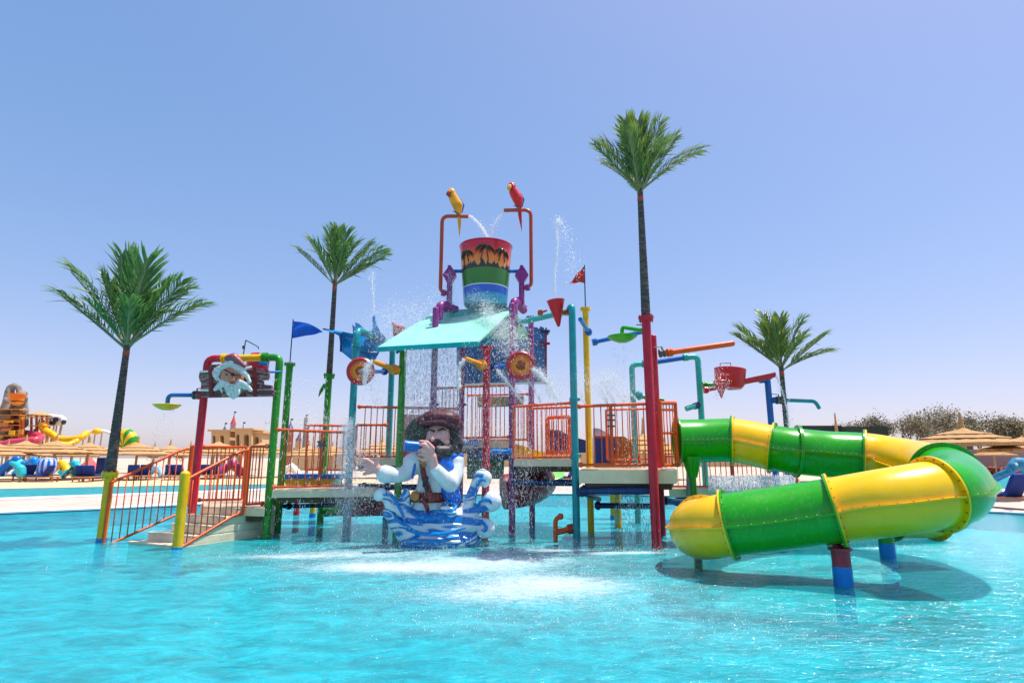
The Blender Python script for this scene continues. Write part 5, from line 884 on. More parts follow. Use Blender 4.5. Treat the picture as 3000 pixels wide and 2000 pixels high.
for P_, r_ in (([(672, 1068), (645, 1080), (635, 1105), (648, 1118)], .055), ([(680, 1066), (705, 1085), (722, 1098), (732, 1118)], .075), ([(640, 1088), (628, 1098), (636, 1112)], .045), ([(655, 1118), (640, 1130), (630, 1140)], .055), ([(700, 1118), (722, 1128), (734, 1142)], .06), ([(668, 1128), (672, 1148), (684, 1162)], .075), ([(692, 1128), (698, 1145), (692, 1158)], .07), ([(680, 1122), (660, 1124), (645, 1134), (650, 1148)], .045), ([(684, 1122), (704, 1124), (716, 1138)], .045), ([(668, 1064), (690, 1060), (712, 1072)], .07), ([(715, 1080), (735, 1075)], .03), ([(650, 1072), (630, 1082), (624, 1092)], .035)):
    P = [ss(x, y, -.14 if y < 1115 else -.16) for x, y in P_]; chain(mb, P, [1.02 * r_ * (1 - .2 * i) for i in range(len(P))], 7, (1, .7, 1))
mb.ball(ss(682, 1138, -.1), (.13, .1, .13)); o = mb.build('hair_and_beard', GREYH, sg); remesh(o, .012, 1)
mb = MB(); chain(mb, [ss(668, 1050, -.14), ss(685, 1048, -.16), ss(705, 1062, -.16), ss(716, 1072, -.16)], [.065, .09, .05, .035], 7); o = mb.build('bandana', paint('dusty_maroon', (.28, .07, .09), .4), sg); remesh(o, .012, 2)
mb = MB(); mb.ball(ss(700, 1148, -.2), (.02, .02, .05)); mb.ball(ss(682, 1056, -.19), (.07, .03, .04)); mb.build('hat_emblem', WHITE, sg)
mb = MB(); mb.tube([ss(657, 1082, -.24), ss(672, 1090, -.27), ss(682, 1094, -.28), ss(700, 1100, -.25)], .012, 6); mb.ball(ss(683, 1096, -.25), (.045, .02, .035)); mb.build('eye_patch', DARK, fc)
mb = MB(); mb.ball(ss(664, 1097, -.2), (.025, .015, .014)); mb.ball(ss(697, 1099, -.2), (.022, .015, .01)); mb.build('eye', DARK, fc); mb = MB(); mb.ball(ss(680, 1121, -.25), (.055, .02, .016)); mb.build('lips', LIPS, fc)
pipe('', '', BLUE, [ss(784, 1089, .1), ss(822, 1089, .3)], .022, root=sg, part='hanger')

# ================================================================ straw umbrellas, loungers
G0 = .045
def umbrella(label, px, Y, edge=1.62, rad=1.9, rise=.62, spike=.5, group='straw umbrellas on the left shore', gz=G0, seed=0):
    random.seed(seed + 5); p = at(px, 1300, Y); t = thing('straw_umbrella', label, 'umbrella', (p.x, p.y, gz), group)
    mb = MB(); mb.tube([(p.x, p.y, gz), (p.x, p.y, gz + edge + rise * .8)], .07, 8); mb.build('pole', WOODPOST, t)
    z = gz + edge; mb = MB(); mb.lathe([(rad * .98, -.05), (rad, .03), (rad * .66, rise * .36), (rad * .64, rise * .28)], (p.x, p.y, z), seg=44, jag=.022); mb.build('lower_thatch', STRAW, t, 20)
    mb = MB(); mb.lathe([(rad * .72, rise * .30), (rad * .74, rise * .40), (rad * .42, rise * .66), (rad * .40, rise * .60)], (p.x, p.y, z), seg=40, jag=.025); mb.build('middle_thatch', STRAW, t, 20)
    mb = MB(); mb.lathe([(rad * .46, rise * .60), (rad * .47, rise * .70), (rad * .16, rise * .95), (.10, rise * 1.15), (.05, rise + spike * .7), (.035, rise + spike), (0, rise + spike)], (p.x, p.y, z), seg=32, jag=.02); mb.build('top_thatch', STRAW, t, 20)
    return t
places = [(-15, 34, 'at the left frame edge, nearest'), (25, 46, 'second from the left frame edge, further back'), (75, 38, 'in front of the pink slide'), (120, 50, 'behind the striped blue drum'), (165, 36, 'in front of the yellow slide'), (215, 48, 'under the white tube'), (262, 39, 'just left of the far left palm trunk'), (330, 52, 'in front of the green striped bowl'), (405, 37, 'right of the far left palm, with a thin spike'), (455, 55, 'far one before the stair railing'), (500, 42, 'beside the slope of the stair railing'), (560, 50, 'left of the red arch leg'), (640, 40, 'in front of the arcade building, left'), (705, 46, 'in front of the arcade building, middle'), (765, 41, 'in front of the arcade building, right'), (905, 44, 'seen through the front left railing'), (975, 50, 'seen behind the second palm post'), (1120, 40, 'seen through the railing left of the green roof post')]
for i, (px, Y, lb) in enumerate(places): umbrella('straw umbrella ' + lb, px, Y, seed=i, edge=1.5 + (i * 37 % 5) * .05)
RG = 'straw umbrellas on the right shore'
for i, (px, Y, lb, ed, rad, ris, spk) in enumerate([(1885, 33, 'seen through the railing beside the tall red post', 1.75, 1.9, .8, 1.0), (2455, 34, 'mostly hidden behind the green slide, only its spike showing', 1.9, 1.9, .7, 1.3), (2824, 20.5, 'big one at the right behind the slide bend', 1.82, 1.75, .48, .62), (3012, 21, 'cut by the right frame edge', 1.62, 1.5, .45, .5), (2906, 47, 'small one with a white pole before the plum wall', 1.55, 1.5, .35, .1), (1945, 38, 'second one behind the tall red post', 1.6, 1.9, .6, .4)]):
    umbrella('straw umbrella ' + lb, px, Y, ed, rad, ris, spk, RG, seed=40 + i)
def lounger():
    t = thing('sun_lounger', 'x', 'sun lounger', (0, 0, 0), 'navy sun loungers')
    mb = MB(); mb.box((0, 0, .28), (.62, 1.9, .06), bev=.01); mb.build('frame', TEAK, t)
    for x in (-.26, .26):
        for y in (-.8, .8): mb = MB(); mb.box((x, y, .13), (.06, .08, .26), bev=.01); mb.build('leg', TEAK, t)
    mb = MB(); mb.box((0, .38, .36), (.60, 1.12, .10), bev=.03); mb.build('cushion', NAVYC, t)
    mb = MB(); mb.box((0, -.42, .62), (.60, .10, .68), rot=Matrix.Rotation(R(28), 3, 'X'), bev=.03); mb.build('back_cushion', NAVYC, t)
    return t
L0 = lounger()
lp = [(2912, 16.6, R(14), 'right of the slide bend on the pink paving'), (88, 35, R(60), 'left of the striped blue drum'), (130, 33.5, R(100), 'in front of the striped blue drum'), (258, 34, R(20), 'left of the far left palm trunk, left one of a pair'), (282, 34, R(12), 'left of the far left palm trunk, right one of a pair'), (402, 36, R(30), 'under the slope of the stair railing, left'), (432, 36.5, R(40), 'under the slope of the stair railing, right'), (508, 37, R(30), 'beside the red arch leg, left'), (538, 37, R(10), 'beside the red arch leg, right'), (618, 38, R(0), 'seen through the landing railing, left'), (640, 38, R(12), 'seen through the landing railing, right'), (1600, 31, R(80), 'in the shade behind the middle platform, left'), (1650, 31, R(95), 'in the shade behind the middle platform, right'), (2270, 30, R(70), 'seen under the green slide')]
for i, (px, Y, rz, lb) in enumerate(lp):
    o = L0 if i == 0 else copy_tree(L0); p = at(px, 1300, Y); o.location = (p.x, p.y, G0 + .005); o.rotation_euler = (0, 0, rz); o['label'] = 'navy sun lounger ' + lb

# ================================================================ far left water park
YF = 75.0
def P(x, y, d=0): return at(x, y, YF + d)
rk = thing('rock_tower', 'grey artificial rock tower with an arch on top at the far left', 'tower', P(35, 1330))
mb = MB(); chain(mb, [P(25, 1260), P(24, 1215), P(27, 1180), P(28, 1150), P(30, 1137)], [1.5, 1.1, .75, .55, .45], 8); chain(mb, [P(30, 1136), P(42, 1128), P(54, 1136), P(58, 1150)], [.45, .35, .35, .35], 8); chain(mb, [P(58, 1150), P(64, 1170), P(66, 1200), P(65, 1240)], [.4, .6, .65, .7], 8); random.seed(3)
for _ in range(60): x = random.choice([random.uniform(18, 34), random.uniform(58, 72)]); mb.ball(P(x, random.uniform(1140, 1250), random.uniform(-.8, .5)), random.uniform(.2, .5), 6, 4)
o = mb.build('rock', ROCK, rk); remesh(o, .16, 1)
tb = thing('far_bucket', 'orange tipping bucket hanging in the rock arch at the far left', 'bucket', P(48, 1180, -1)); mb = MB(); mb.lathe([(.0, 0), (.75, 0), (.85, .75), (.95, .80), (.95, .9), (.0, .92)], P(48, 1174, -1.5), seg=20); mb.build('shell', paint('orange_bucket', (.80, .17, .0), .4), tb); mb = MB(); mb.lathe([(.3, 0), (.75, .35), (.6, .4)], P(48, 1187, -1.5), seg=14); mb.build('bracket', AMBER, tb)
OR2 = paint('orange_scaffold', (.62, .17, .03), .5); OR3 = paint('amber_scaffold', (.68, .30, .04), .5)
sf = thing('scaffold', 'orange scaffold tower under the artificial rock at the far left', 'scaffold', P(30, 1330)); random.seed(9)
for x in (-12, 2, 14, 27, 36, 50, 60, 68): mb = MB(); mb.tube([P(x, 1200 + (x % 3) * 8, (x % 4) * .6 - 1), P(x, 1335, (x % 4) * .6 - 1)], .16, 6); mb.build('post', OR3 if x % 2 else OR2, sf)
for y in (1200, 1216, 1232, 1246, 1262, 1276, 1292): mb = MB(); mb.box(P(26 + (y * 7) % 9, y, -1), (2.6 + (y * 3) % 13 / 10, 1.6, .10)); mb.build('floor', OR2 if y % 4 else OR3, sf)
for k in range(26): x = random.uniform(-10, 66); y = random.uniform(1205, 1285); mb = MB(); mb.box(P(x, y, random.uniform(-2.2, -.5)), (random.uniform(.3, 1.2), .2, random.uniform(.2, .6))); mb.build('panel', random.choice([OR2, OR3, OR2, paint('brown_panel', (.25, .09, .03)), YELLOW]), sf)
hut = thing('tower_hut', 'orange lookout hut with a small straw roof among the far slides', 'hut', P(115, 1330))
for x in (92, 107, 123, 137): mb = MB(); mb.tube([P(x, 1218, .5), P(x, 1330, .5)], .14, 6); mb.build('post', OR2, hut)
mb = MB(); mb.lathe([(1.35, 0), (1.3, .1), (.2, .5), (.0, .62)], P(115, 1217), seg=12, jag=.03); mb.build('roof', STRAW, hut)
for y in (1222, 1247, 1268): mb = MB(); mb.box(P(115, y), (2.1, 1.2, .1)); mb.build('floor', OR3, hut)
for k in range(16): x = random.uniform(88, 165); y = random.uniform(1235, 1290); mb = MB(); mb.box(P(x, y, .8), (.12, .12, random.uniform(.6, 2.4))); mb.build('strut', OR3 if k % 2 else OR2, hut)
def fslide(name, label, pts, r, mat, full=True, d=0.0):
    pp = catmull([P(x, y, z + d) for x, y, z in pts], 6); t = thing(name, label, 'slide', pp[-1], 'far water slides'); mb = MB()
    if full: mb.tube(pp, r, 12)
    else: mb.tube(pp, r, 12, False, up=Vector((0, 0, 1)), a0=PI * .95, a1=2.05 * PI)
    mb.build('chute', mat, t); mb = MB()
    for i in range(3, len(pp) - 2, 6): q = pp[i]; mb.tube([q, Vector((q.x, q.y, G0))], .09, 5)
    mb.build('supports', WOODPOST, t, kind='stuff'); mb = MB()
    for i in range(2, len(pp) - 1, 5): f = frames(pp[i - 1:i + 2]); mb.lathe([(r, -.06), (r * 1.12, -.05), (r * 1.12, .05), (r, .06)], f[1][0], f[1][1], 10)
    mb.build('flanges', mat, t, kind='stuff'); return t
fslide('water_slide', 'pink tube slide curving at the far left, lower run', [(-30, 1318, -5), (0, 1305, -5), (30, 1296, -5), (70, 1292, -5), (105, 1288, -5), (118, 1282, -3), (110, 1275, -1), (80, 1270, 0), (50, 1262, 0), (28, 1252, 0), (18, 1240, 1)], .42, PINK)
fslide('water_slide', 'yellow slide dipping in front of the lookout hut', [(122, 1240, 0), (130, 1258, 0), (150, 1270, 0), (172, 1285, 0), (205, 1287, 0), (235, 1282, 0), (255, 1268, 1)], .42, YELLOW)
fslide('water_slide', 'lower yellow slide with flat run under the dipping one', [(120, 1322, -4), (135, 1306, -4), (165, 1300, -4), (200, 1302, -3), (228, 1290, -2)], .34, YELLOW)
WT = fslide('water_slide', 'white tube slide rising to a yellow cap left of the palm', [(255, 1270, 2), (270, 1264, 2), (290, 1262, 2), (310, 1264, 2), (340, 1275, 2)], .22, WHITE); 
mb = MB(); mb.ball(P(284, 1263, 1.6), (.55, .5, .42)); mb.ball(P(273, 1265, 1.6), (.2, .3, .2)); mb.build('end_cap', YELLOW, WT)
WT2 = fslide('water_slide', 'white and dark tube slide behind the lookout hut', [(140, 1220, 2), (160, 1222, 2), (178, 1224, 2), (186, 1232, 2), (170, 1238, 2), (150, 1240, 2), (142, 1236, 2)], .36, WHITE)
for x, y, w_ in ((160, 1228, 6), (150, 1238, 8), (184, 1236, 5)): mb = MB(); mb.tube([P(x, y, 1.3), P(x + w_, y + 1, 1.3)], .30, 10); mb.build('dark_band', DARK, WT2)
bw_ = thing('striped_bowl', 'green and yellow striped half bowl slide right of the far left palm', 'slide', P(370, 1318)); c = P(366, 1314, -2)
for k in range(9):
    a0, a1 = PI * k / 9, PI * (k + 1) / 9; mb = MB(); vs = []
    for a in np.linspace(a0, a1, 4):
        for ph in np.linspace(0, PI / 2, 8): vs.append(c + Vector((1.75 * math.cos(a) * math.cos(ph) * 1.0, -1.2 * math.sin(ph) * math.cos(ph) - .4 * math.sin(ph), 2.45 * math.sin(a) * math.cos(ph * .9))))
    fs = [(i * 8 + j, i * 8 + j + 1, (i + 1) * 8 + j + 1, (i + 1) * 8 + j) for i in range(3) for j in range(7)]; mb.add(vs, fs); mb.build('stripe', GREEN if k % 2 else YELLOW, bw_, 60)
fslide('water_slide', 'blue tube slide under the pink one', [(30, 1308, -6), (60, 1304, -6), (95, 1303, -6)], .2, SKYB)
# striped drum and other toys on the left shore
dr = thing('striped_drum', 'big blue and white striped inflatable drum on the left shore', 'play drum', at(138, 1388, 34)); c = at(138, 1366, 34)
for k in range(20):
    a0 = 2 * PI * k / 20; mb = MB(); vs = []
    for a in (a0, a0 + PI / 20, a0 + PI / 10):
        for r, z in ((.25, .44), (.38, .40), (.45, .25), (.46, 0), (.44, -.28), (.36, -.42)): vs.append(c + Vector((r * math.cos(a), r * math.sin(a), z)))
    mb.add(vs, [(i * 6 + j, (i + 1) * 6 + j, (i + 1) * 6 + j + 1, i * 6 + j + 1) for i in range(2) for j in range(5)]); mb.build('stripe', BLUE if k % 2 else paint('pale_lilac', (.5, .55, .85)), dr, 60)
mb = MB(); mb.lathe([(.36, 0), (.30, .03), (.0, .06)], c + Vector((0, 0, .43)), seg=20); mb.build('top', paint('pale_lilac', (.5, .55, .85)), dr)
mb = MB(); chain(mb, [at(62, 1386, 33), at(60, 1374, 33), at(48, 1362, 33), at(36, 1356, 33), at(30, 1354, 33)], [.24, .26, .16, .12, .08], 8); chain(mb, [at(44, 1360, 33), at(60, 1352, 33.3)], [.1, .16], 6); o = mb.build('dolphin_figure', TURQ); remesh(o, .04, 2); tag(o, 'turquoise dolphin figure on the left shore', 'figure')
random.seed(21)
toys = [('blue_play_tunnel', BLUE, 'blue play tunnel behind the turquoise dolphin figure', (45, 1350), 44, 1.4), ('blue_play_tunnel', SKYB, 'sky blue play tunnel left of the striped drum', (95, 1352), 42, 1.3), ('yellow_bowl_slide', YELLOW, 'yellow bowl slide right of the striped drum', (176, 1352), 44, 1.1), ('teal_slide', TURQ, 'teal play slide under the umbrellas left of the palm', (215, 1350), 46, 1.1), ('red_tent', paint('coral_cloth', (.7, .10, .10), .7), 'coral red tent left of the far left palm', (262, 1358), 42, 1.0), ('blue_kiosk', paint('royal_blue', (.03, .08, .45)), 'royal blue pillar beside the far left palm trunk', (302, 1352), 40, .5), ('teal_slide', TURQ, 'teal play slide seen left of the palm, lower one', (208, 1366), 40, .7), ('pale_blue_slide', paint('pale_blue', (.25, .5, .7)), 'pale blue play figure seen through the stair railing', (455, 1368), 40, .8), ('pink_play_figure', paint('magenta_figure', (.55, .08, .3)), 'magenta and white play figure seen through the landing railing', (678, 1355), 42, 1.1), ('green_play_figure', GREEN, 'green play figure between umbrellas left of the palm', (232, 1360), 41, .5), ('white_play_figure', WHITE, 'white and yellow play figure behind the green arch leg', (850, 1362), 40, .9)]
for nm, m, lb, (px, py), Y, s in toys:
    c = at(px, py, Y); c.z = G0 + .4 * s; t = thing(nm, lb, 'play equipment', (c.x, c.y, G0)); mb = MB()
    if 'tent' in nm: mb.lathe([(.95 * s, -.4 * s), (.7 * s, .2 * s), (.1, .9 * s), (0, 1.0 * s)], c, seg=12, jag=.03)
    elif 'kiosk' in nm: mb.box(c + Vector((0, 0, .4)), (.6, .5, 1.5), bev=.05)
    else:
        mb.tube(catmull([c + Vector((-.8 * s, 0, -.3 * s)), c + Vector((-.3 * s, .2, .25 * s)), c + Vector((.3 * s, 0, .3 * s)), c + Vector((.8 * s, -.2, -.2 * s))], 5), .26 * s, 12); mb.ball(c + Vector((.1, 0, .45 * s)), .25 * s)
    mb.build('body', m, t); mb = MB(); mb.tube([(c.x - .4 * s, c.y, G0 - .02), (c.x - .4 * s, c.y, c.z)], .05, 6); mb.tube([(c.x + .4 * s, c.y, G0 - .02), (c.x + .4 * s, c.y, c.z)], .05, 6); mb.build('supports', WHITE, t, kind='stuff')
    mb = MB(); mb.ball(c + Vector((.35 * s, -.2, .1)), .14 * s); mb.build('accent', YELLOW if m is not YELLOW else GREEN, t)
# arcade building
YBD = 68.0
ab = thing('arcade_building', 'sand coloured building with arched openings between the arch legs', 'building', at(690, 1320, YBD))
def facade(x0, x1, ytop, arches, Y, depth=3.0, slope=0):
    b = [(x0, ytop), (x1, ytop + slope), (x1, 1335)]
    for (a0, a1, ay) in reversed(arches):
        m_ = (a0 + a1) / 2; r = (a1 - a0) / 2; b.append((a1, 1335)); b.append((a1, ay + r))
        for k in range(1, 8): th = PI * k / 8; b.append((m_ + r * math.cos(th), ay + r - r * math.sin(th)))
        b += [(a0, ay + r), (a0, 1335)]
    b.append((x0, 1335)); mb = MB(); mb.plate([at(x, y, Y) for x, y in b], (0, depth, 0)); mb.build('wall', STUCCO, ab, 0); mb = MB(); w_ = at(x1, ytop, Y).x - at(x0, ytop, Y).x; c = at((x0 + x1) / 2, ytop, Y); mb.box((c.x, c.y + depth / 2, c.z + .06), (w_ + .6, depth + .6, .2)); mb.build('cornice', STUCCO, ab, 0)
facade(619, 673, 1262, [(623, 631, 1275), (642, 656, 1274)], YBD); facade(689, 737, 1258, [(692, 701, 1271), (714, 729, 1271)], YBD - .5); facade(737, 766, 1267, [(744, 758, 1278)], YBD + .2)
for x0, y0 in ((627, 1308), (660, 1308), (706, 1308), (735, 1308)): mb = MB(); p = at(x0, 1300, YBD + 1); mb.box((p.x, p.y, .9), (.3, .3, 1.6)); mb.build('pillar', STUCCO, ab)
def spire(px, ytop, ybase, ycone, w_, Y, wallm, roofm, label):
    b = at(px, ybase, Y); t = thing('spire_tower', label, 'tower', (b.x, b.y, G0)); s = Y / 1700; mb = MB(); mb.lathe([(w_ * s, 0), (w_ * s, at(px, ycone, Y).z - G0), (w_ * s * 1.15, at(px, ycone, Y).z - G0 + .1)], (b.x, b.y, G0), seg=14); mb.build('wall', wallm, t); z0 = at(px, ycone, Y).z; z1 = at(px, ytop + 7, Y).z; mb = MB(); mb.lathe([(w_ * s * 1.2, 0), (w_ * s * .4, (z1 - z0) * .6), (.03, z1 - z0)], (b.x, b.y, z0), seg=14); mb.build('cone_roof', roofm, t); mb = MB(); mb.tube([(b.x, b.y, z1 - .1), (b.x, b.y, z1 + 8 * s)], .04, 5); mb.box((b.x + .12, b.y, z1 + 7 * s), (.3, .04, .2)); mb.build('pennant', DARK, t)
LIL = paint('lilac_wall', (.45, .25, .35), .7); RRF = paint('red_cone_roof', (.5, .07, .05), .6); BRF = paint('blue_cone_roof', (.07, .10, .25), .6)
spire(676, 1207, 1320, 1242, 7, 80, LIL, RRF, 'thin tower with a red cone roof behind the arcade building'); spire(652, 1240, 1320, 1256, 4, 80, LIL, BRF, 'small blue roofed turret on the left of the arcade building'); spire(706, 1238, 1320, 1262, 3, 80, LIL, BRF, 'small turret with a pennant behind the middle of the arcade building'); spire(845, 1228, 1330, 1256, 8, 72, paint('brick_wall', (.45, .16, .08), .8), BRF, 'brick tower with blue cone roof right of the green posts'); spire(872, 1262, 1330, 1290, 8, 72, STUCCO, BRF, 'blue cone tower seen through the front left railing'); spire(889, 1216, 1330, 1226, 5, 70, ROCK, ROCK, 'rough stone column tower seen above the front left railing')
mb = MB(); a, b = at(868, 1310, 66), at(1010, 1310, 66); mb.box(((a.x + b.x) / 2, 66, 1.3), (b.x - a.x, 2, 2.4)); tag(mb.build('sand_wall', STUCCO, None, 0), 'low sand coloured wall behind the front left railing', 'wall')
mb = MB(); a, b = at(1030, 1310, 90), at(2330, 1310, 90); mb.box(((a.x + b.x) / 2, 90, 1.2), (b.x - a.x, 2, 2.2)); tag(mb.build('sand_wall', STUCCO, None, 0), 'long low sand coloured wall far behind the structure', 'wall')

# ================================================================ right side: walls, trees, serpent
def wallbox(name, label, x0, x1, yt, Y, mat, d=.6): a, b = at(x0, yt, Y), at(x1, yt, Y); mb = MB(); mb.box(((a.x + b.x) / 2, Y + d / 2, (a.z + G0) / 2 - .05), (b.x - a.x, d, a.z - G0 + .1)); return tag(mb.build(name, mat, None, 0), label, 'wall')
wallbox('plum_wall', 'plain greyish plum wall at the right frame edge', 2845, 3150, 1316, 50, PINKL)
wallbox('dark_screen', 'dark green screen wall with a grey rim behind the slide, left part', 2335, 2466, 1246, 62, HEDGE); wallbox('dark_screen', 'dark green screen wall behind the yellow flange, right part', 2477, 2600, 1249, 60, HEDGE)
wallbox('stone_wall', 'low brown wall with rubble at the right under the big straw umbrella', 2560, 2850, 1300, 66, paint('brown_wall', (.30, .22, .17), .9, .3, .3))
mb = MB(); random.seed(4)
for _ in range(420): p = at(random.uniform(2840, 3060), 1372, 48.5 + random.uniform(-1, .8)); mb.ball((p.x, p.y, G0 + random.uniform(.05, .5)), random.uniform(.08, .2), 5, 3)
tag(mb.build('flower_bed', paint('orange_red_flowers', (.42, .10, .05), .8, .6, scale=6), None, 0), 'strip of orange flowers along the foot of the plum wall', 'flower bed', kind='stuff')
def tree(px, Y, h, cr, n, label, seed, zb=.2):
    rd = random.Random(seed); p = at(px, 1300, Y); t = thing('tree', label, 'tree', (p.x, p.y, G0), 'dry trees behind the right shore'); mb = MB(); b0 = Vector((p.x, p.y, G0)); tips = []
    def br(a, d, l, r, dep):
        e = a + d * l; mb.tube([a, a.lerp(e, .5) + Vector((rd.uniform(-.06, .06) * l, 0, 0)), e], [r, r * .8, r * .6], 5)
        if dep == 0: tips.append(e); return
        tips.append(e)
        for _ in range(3 if dep > 1 else 4): v = (d + Vector((rd.uniform(-1, 1), rd.uniform(-1, 1), rd.uniform(-.25, .8))) * .75).normalized(); br(e, v, l * rd.uniform(.55, .8), r * .6, dep - 1)
    br(b0, Vector((rd.uniform(-.08, .08), 0, 1)).normalized(), h * .34, h * .026, 4); mb.build('trunk', BARK, t)
    vs = []; fs = []
    for e in tips:
        if (e.z - G0) < h * .3: continue
        for _ in range(int(n * 1.7)):
            c = e + Vector((rd.gauss(0, 1), rd.gauss(0, 1), rd.gauss(0, .8))) * cr * .95; u = Vector((rd.uniform(-1, 1), rd.uniform(-1, 1), rd.uniform(-1, 1))).normalized(); w_ = u.cross(Vector((rd.uniform(-1, 1), rd.uniform(-1, 1), 1))).normalized(); s = rd.uniform(.06, .13); k = len(vs); vs += [c - u * s, c + w_ * s * .6, c + u * s, c - w_ * s * .6]; fs.append((k, k + 1, k + 2, k + 3))
    m2 = MB(); m2.add(vs, fs); m2.build('crown', TLEAF, t, 0); return t
for i, (px, Y, h, cr, n, lb) in enumerate([(2490, 66, 5.6, .40, 9, 'small dry tree between the two dark screen walls'), (2550, 64, 5.9, .42, 13, 'low dry tree above the right dark screen wall'), (2612, 66, 6.2, .40, 9, 'thin dry tree right of the dark screen walls'), (2672, 62, 5.42, .40, 8, 'slim airy dry tree left of the tallest tree'), (2738, 58, 5.68, .50, 16, 'tallest and densest dry tree above the straw umbrella'), (2806, 62, 4.82, .5, 14, 'round dry tree left of the umbrella spike'), (2874, 60, 5.50, .44, 11, 'airy dry tree right of the umbrella spike'), (2948, 58, 5.33, .46, 12, 'wide dry tree near the right frame edge'), (2995, 57, 5.16, .46, 12, 'dry tree cut by the right frame edge'), (3070, 60, 5.16, .46, 11, 'dry tree outside the right frame edge'), (450, 90, 2.6, .3, 8, 'small bush tree far away before the stair railing'), (540, 95, 2.4, .3, 8, 'far small tree left of the red arch leg')]): tree(px, Y, h, cr, n, lb, 60 + i)
mb = MB(); random.seed(14)
for _ in range(900): p = at(random.uniform(2570, 3080), 1300, random.uniform(60, 66)); mb.ball((p.x, p.y, G0 + random.uniform(.1, 1.9)), random.uniform(.12, .34), 5, 3)
tag(mb.build('scrub', BUSH, None, 0), 'dry scrub under the trees on the right', 'scrub', kind='stuff')
sr = thing('serpent_figure', 'blue serpent figure with an arched ribbed neck at the right frame edge', 'figure', at(2960, 1410, 15.5)); mb = MB(); chain(mb, [at(2902, 1408, 16), at(2915, 1398, 15.8), at(2935, 1388, 15.6), at(2955, 1380, 15.5), at(2968, 1366, 15.4), at(2982, 1358, 15.4), at(3000, 1362, 15.4), at(3020, 1378, 15.4)], [.08, .08, .08, .085, .13, .17, .19, .20], 8); mb.ball(at(2974, 1362, 15.25), .06); mb.ball(at(2968, 1378, 15.3), .055); o = mb.build('body', SERP, sr); remesh(o, .016, 1)
mb = MB(); mb.ball(at(2978, 1360, 15.2), .035, 10, 6); mb.build('eye', WHITE, sr)
for k in range(16): a = at(2905 + k * 3.6, 1406 - k * 1.75, 15.9 - k * .03); mb = MB(); mb.lathe([(.08, -.012), (.10, 0), (.08, .012)], a, (1, 0, .6), 10); mb.build('neck_ring', SKYB, sr)

# ================================================================ falling and flying water
def drop_mat():
    m, n, p = newmat('water_drops'); p.inputs['Base Color'].default_value = (.93, .95, .97, 1); p.inputs['Roughness'].default_value = .12; p.inputs['Specular IOR Level'].default_value = .8
    tr = nd(n, 'ShaderNodeBsdfTransparent'); tl = nd(n, 'ShaderNodeBsdfTranslucent'); tl.inputs[0].default_value = (.93, .96, 1, 1)
    m1 = nd(n, 'ShaderNodeMixShader'); m1.inputs[0].default_value = .45; n.links.new(p.outputs[0], m1.inputs[1]); n.links.new(tl.outputs[0], m1.inputs[2])
    m2 = nd(n, 'ShaderNodeMixShader'); m2.inputs[0].default_value = .25; n.links.new(m1.outputs[0], m2.inputs[1]); n.links.new(tr.outputs[0], m2.inputs[2]); n.links.new(m2.outputs[0], n.nodes['Material Output'].inputs[0]); return m
DROP = drop_mat()
OCT = np.array([(1, 0, 0), (-1, 0, 0), (0, 1, 0), (0, -1, 0), (0, 0, 1), (0, 0, -1)], float); OF = np.array([(0, 2, 4), (2, 1, 4), (1, 3, 4), (3, 0, 4), (2, 0, 5), (1, 2, 5), (3, 1, 5), (0, 3, 5)])
def drops(name, label, pos, size, stretch=1.6, dirs=None, cat='water spray'):
    pos = np.asarray(pos, float); n = len(pos); size = np.asarray(size).reshape(-1, 1, 1); q = rng.normal(size=(n, 6, 3)) * .18
    o = OCT[None] * (1 + q); o = o * size; 
    if dirs is None: o[:, :, 2] *= stretch
    else:
        d = np.asarray(dirs, float); d = d / np.linalg.norm(d, axis=1, keepdims=True); dot = (o * d[:, None, :]).sum(2, keepdims=True); o = o + d[:, None, :] * dot * (stretch - 1)
    v = (pos[:, None, :] + o).reshape(-1, 3); f = (OF[None] + (np.arange(n) * 6)[:, None, None]).reshape(-1, 3)
    org = pos.mean(0); v = v - org; me = bpy.data.meshes.new(name); me.vertices.add(len(v)); me.vertices.foreach_set('co', v.ravel()); me.loops.add(len(f) * 3); me.loops.foreach_set('vertex_index', f.ravel().astype(np.int32)); me.polygons.add(len(f)); me.polygons.foreach_set('loop_start', np.arange(len(f), dtype=np.int32) * 3); me.update(); me.validate(); me.materials.append(DROP); me.shade_smooth()
    ob = bpy.data.objects.new(name, me); COL.objects.link(ob); ob.location = org; return tag(ob, label, cat, kind='stuff')
def sz(n, lo=.003, hi=.010): return .86 * (lo + (hi - lo) * rng.random(n) ** 3.5)
def shower(label, c, r, ztop, n, spread=1.15, zbot=0.0):
    th = rng.random(n) * 2 * PI; rr = r * np.sqrt(rng.random(n)); u = rng.random(n); k = 1 + (spread - 1) * u; z = ztop + (zbot - ztop) * u
    drops('water_shower', label, np.stack([c.x + rr * k * np.cos(th), c.y + rr * k * np.sin(th), z], 1), sz(n, .002, .006), 3.0)
shower('thin shower falling from the yellow dish', sh, .19, sh.z - .06, 900); shower('thin shower falling from the green dish', gd, .20, gd.z - .07, 1500)
def line_spray(name, label, pix, n, sig, lo=.003, hi=.010, stretch=1.8, pw=1.0):
    P_ = catmull([at(*q) for q in pix], 8); A_ = np.array([tuple(p) for p in P_]); s = rng.random(n) ** pw * (len(A_) - 1.001); i = s.astype(int); f = (s - i)[:, None]; q = A_[i] * (1 - f) + A_[i + 1] * f; t = s / (len(A_) - 1); sg_ = (sig[0] + (sig[1] - sig[0]) * t)[:, None]
    q = q + rng.normal(size=(n, 3)) * sg_; return drops(name, label, q, sz(n, lo, hi), stretch, A_[i + 1] - A_[i], cat='water spray' if label else None)
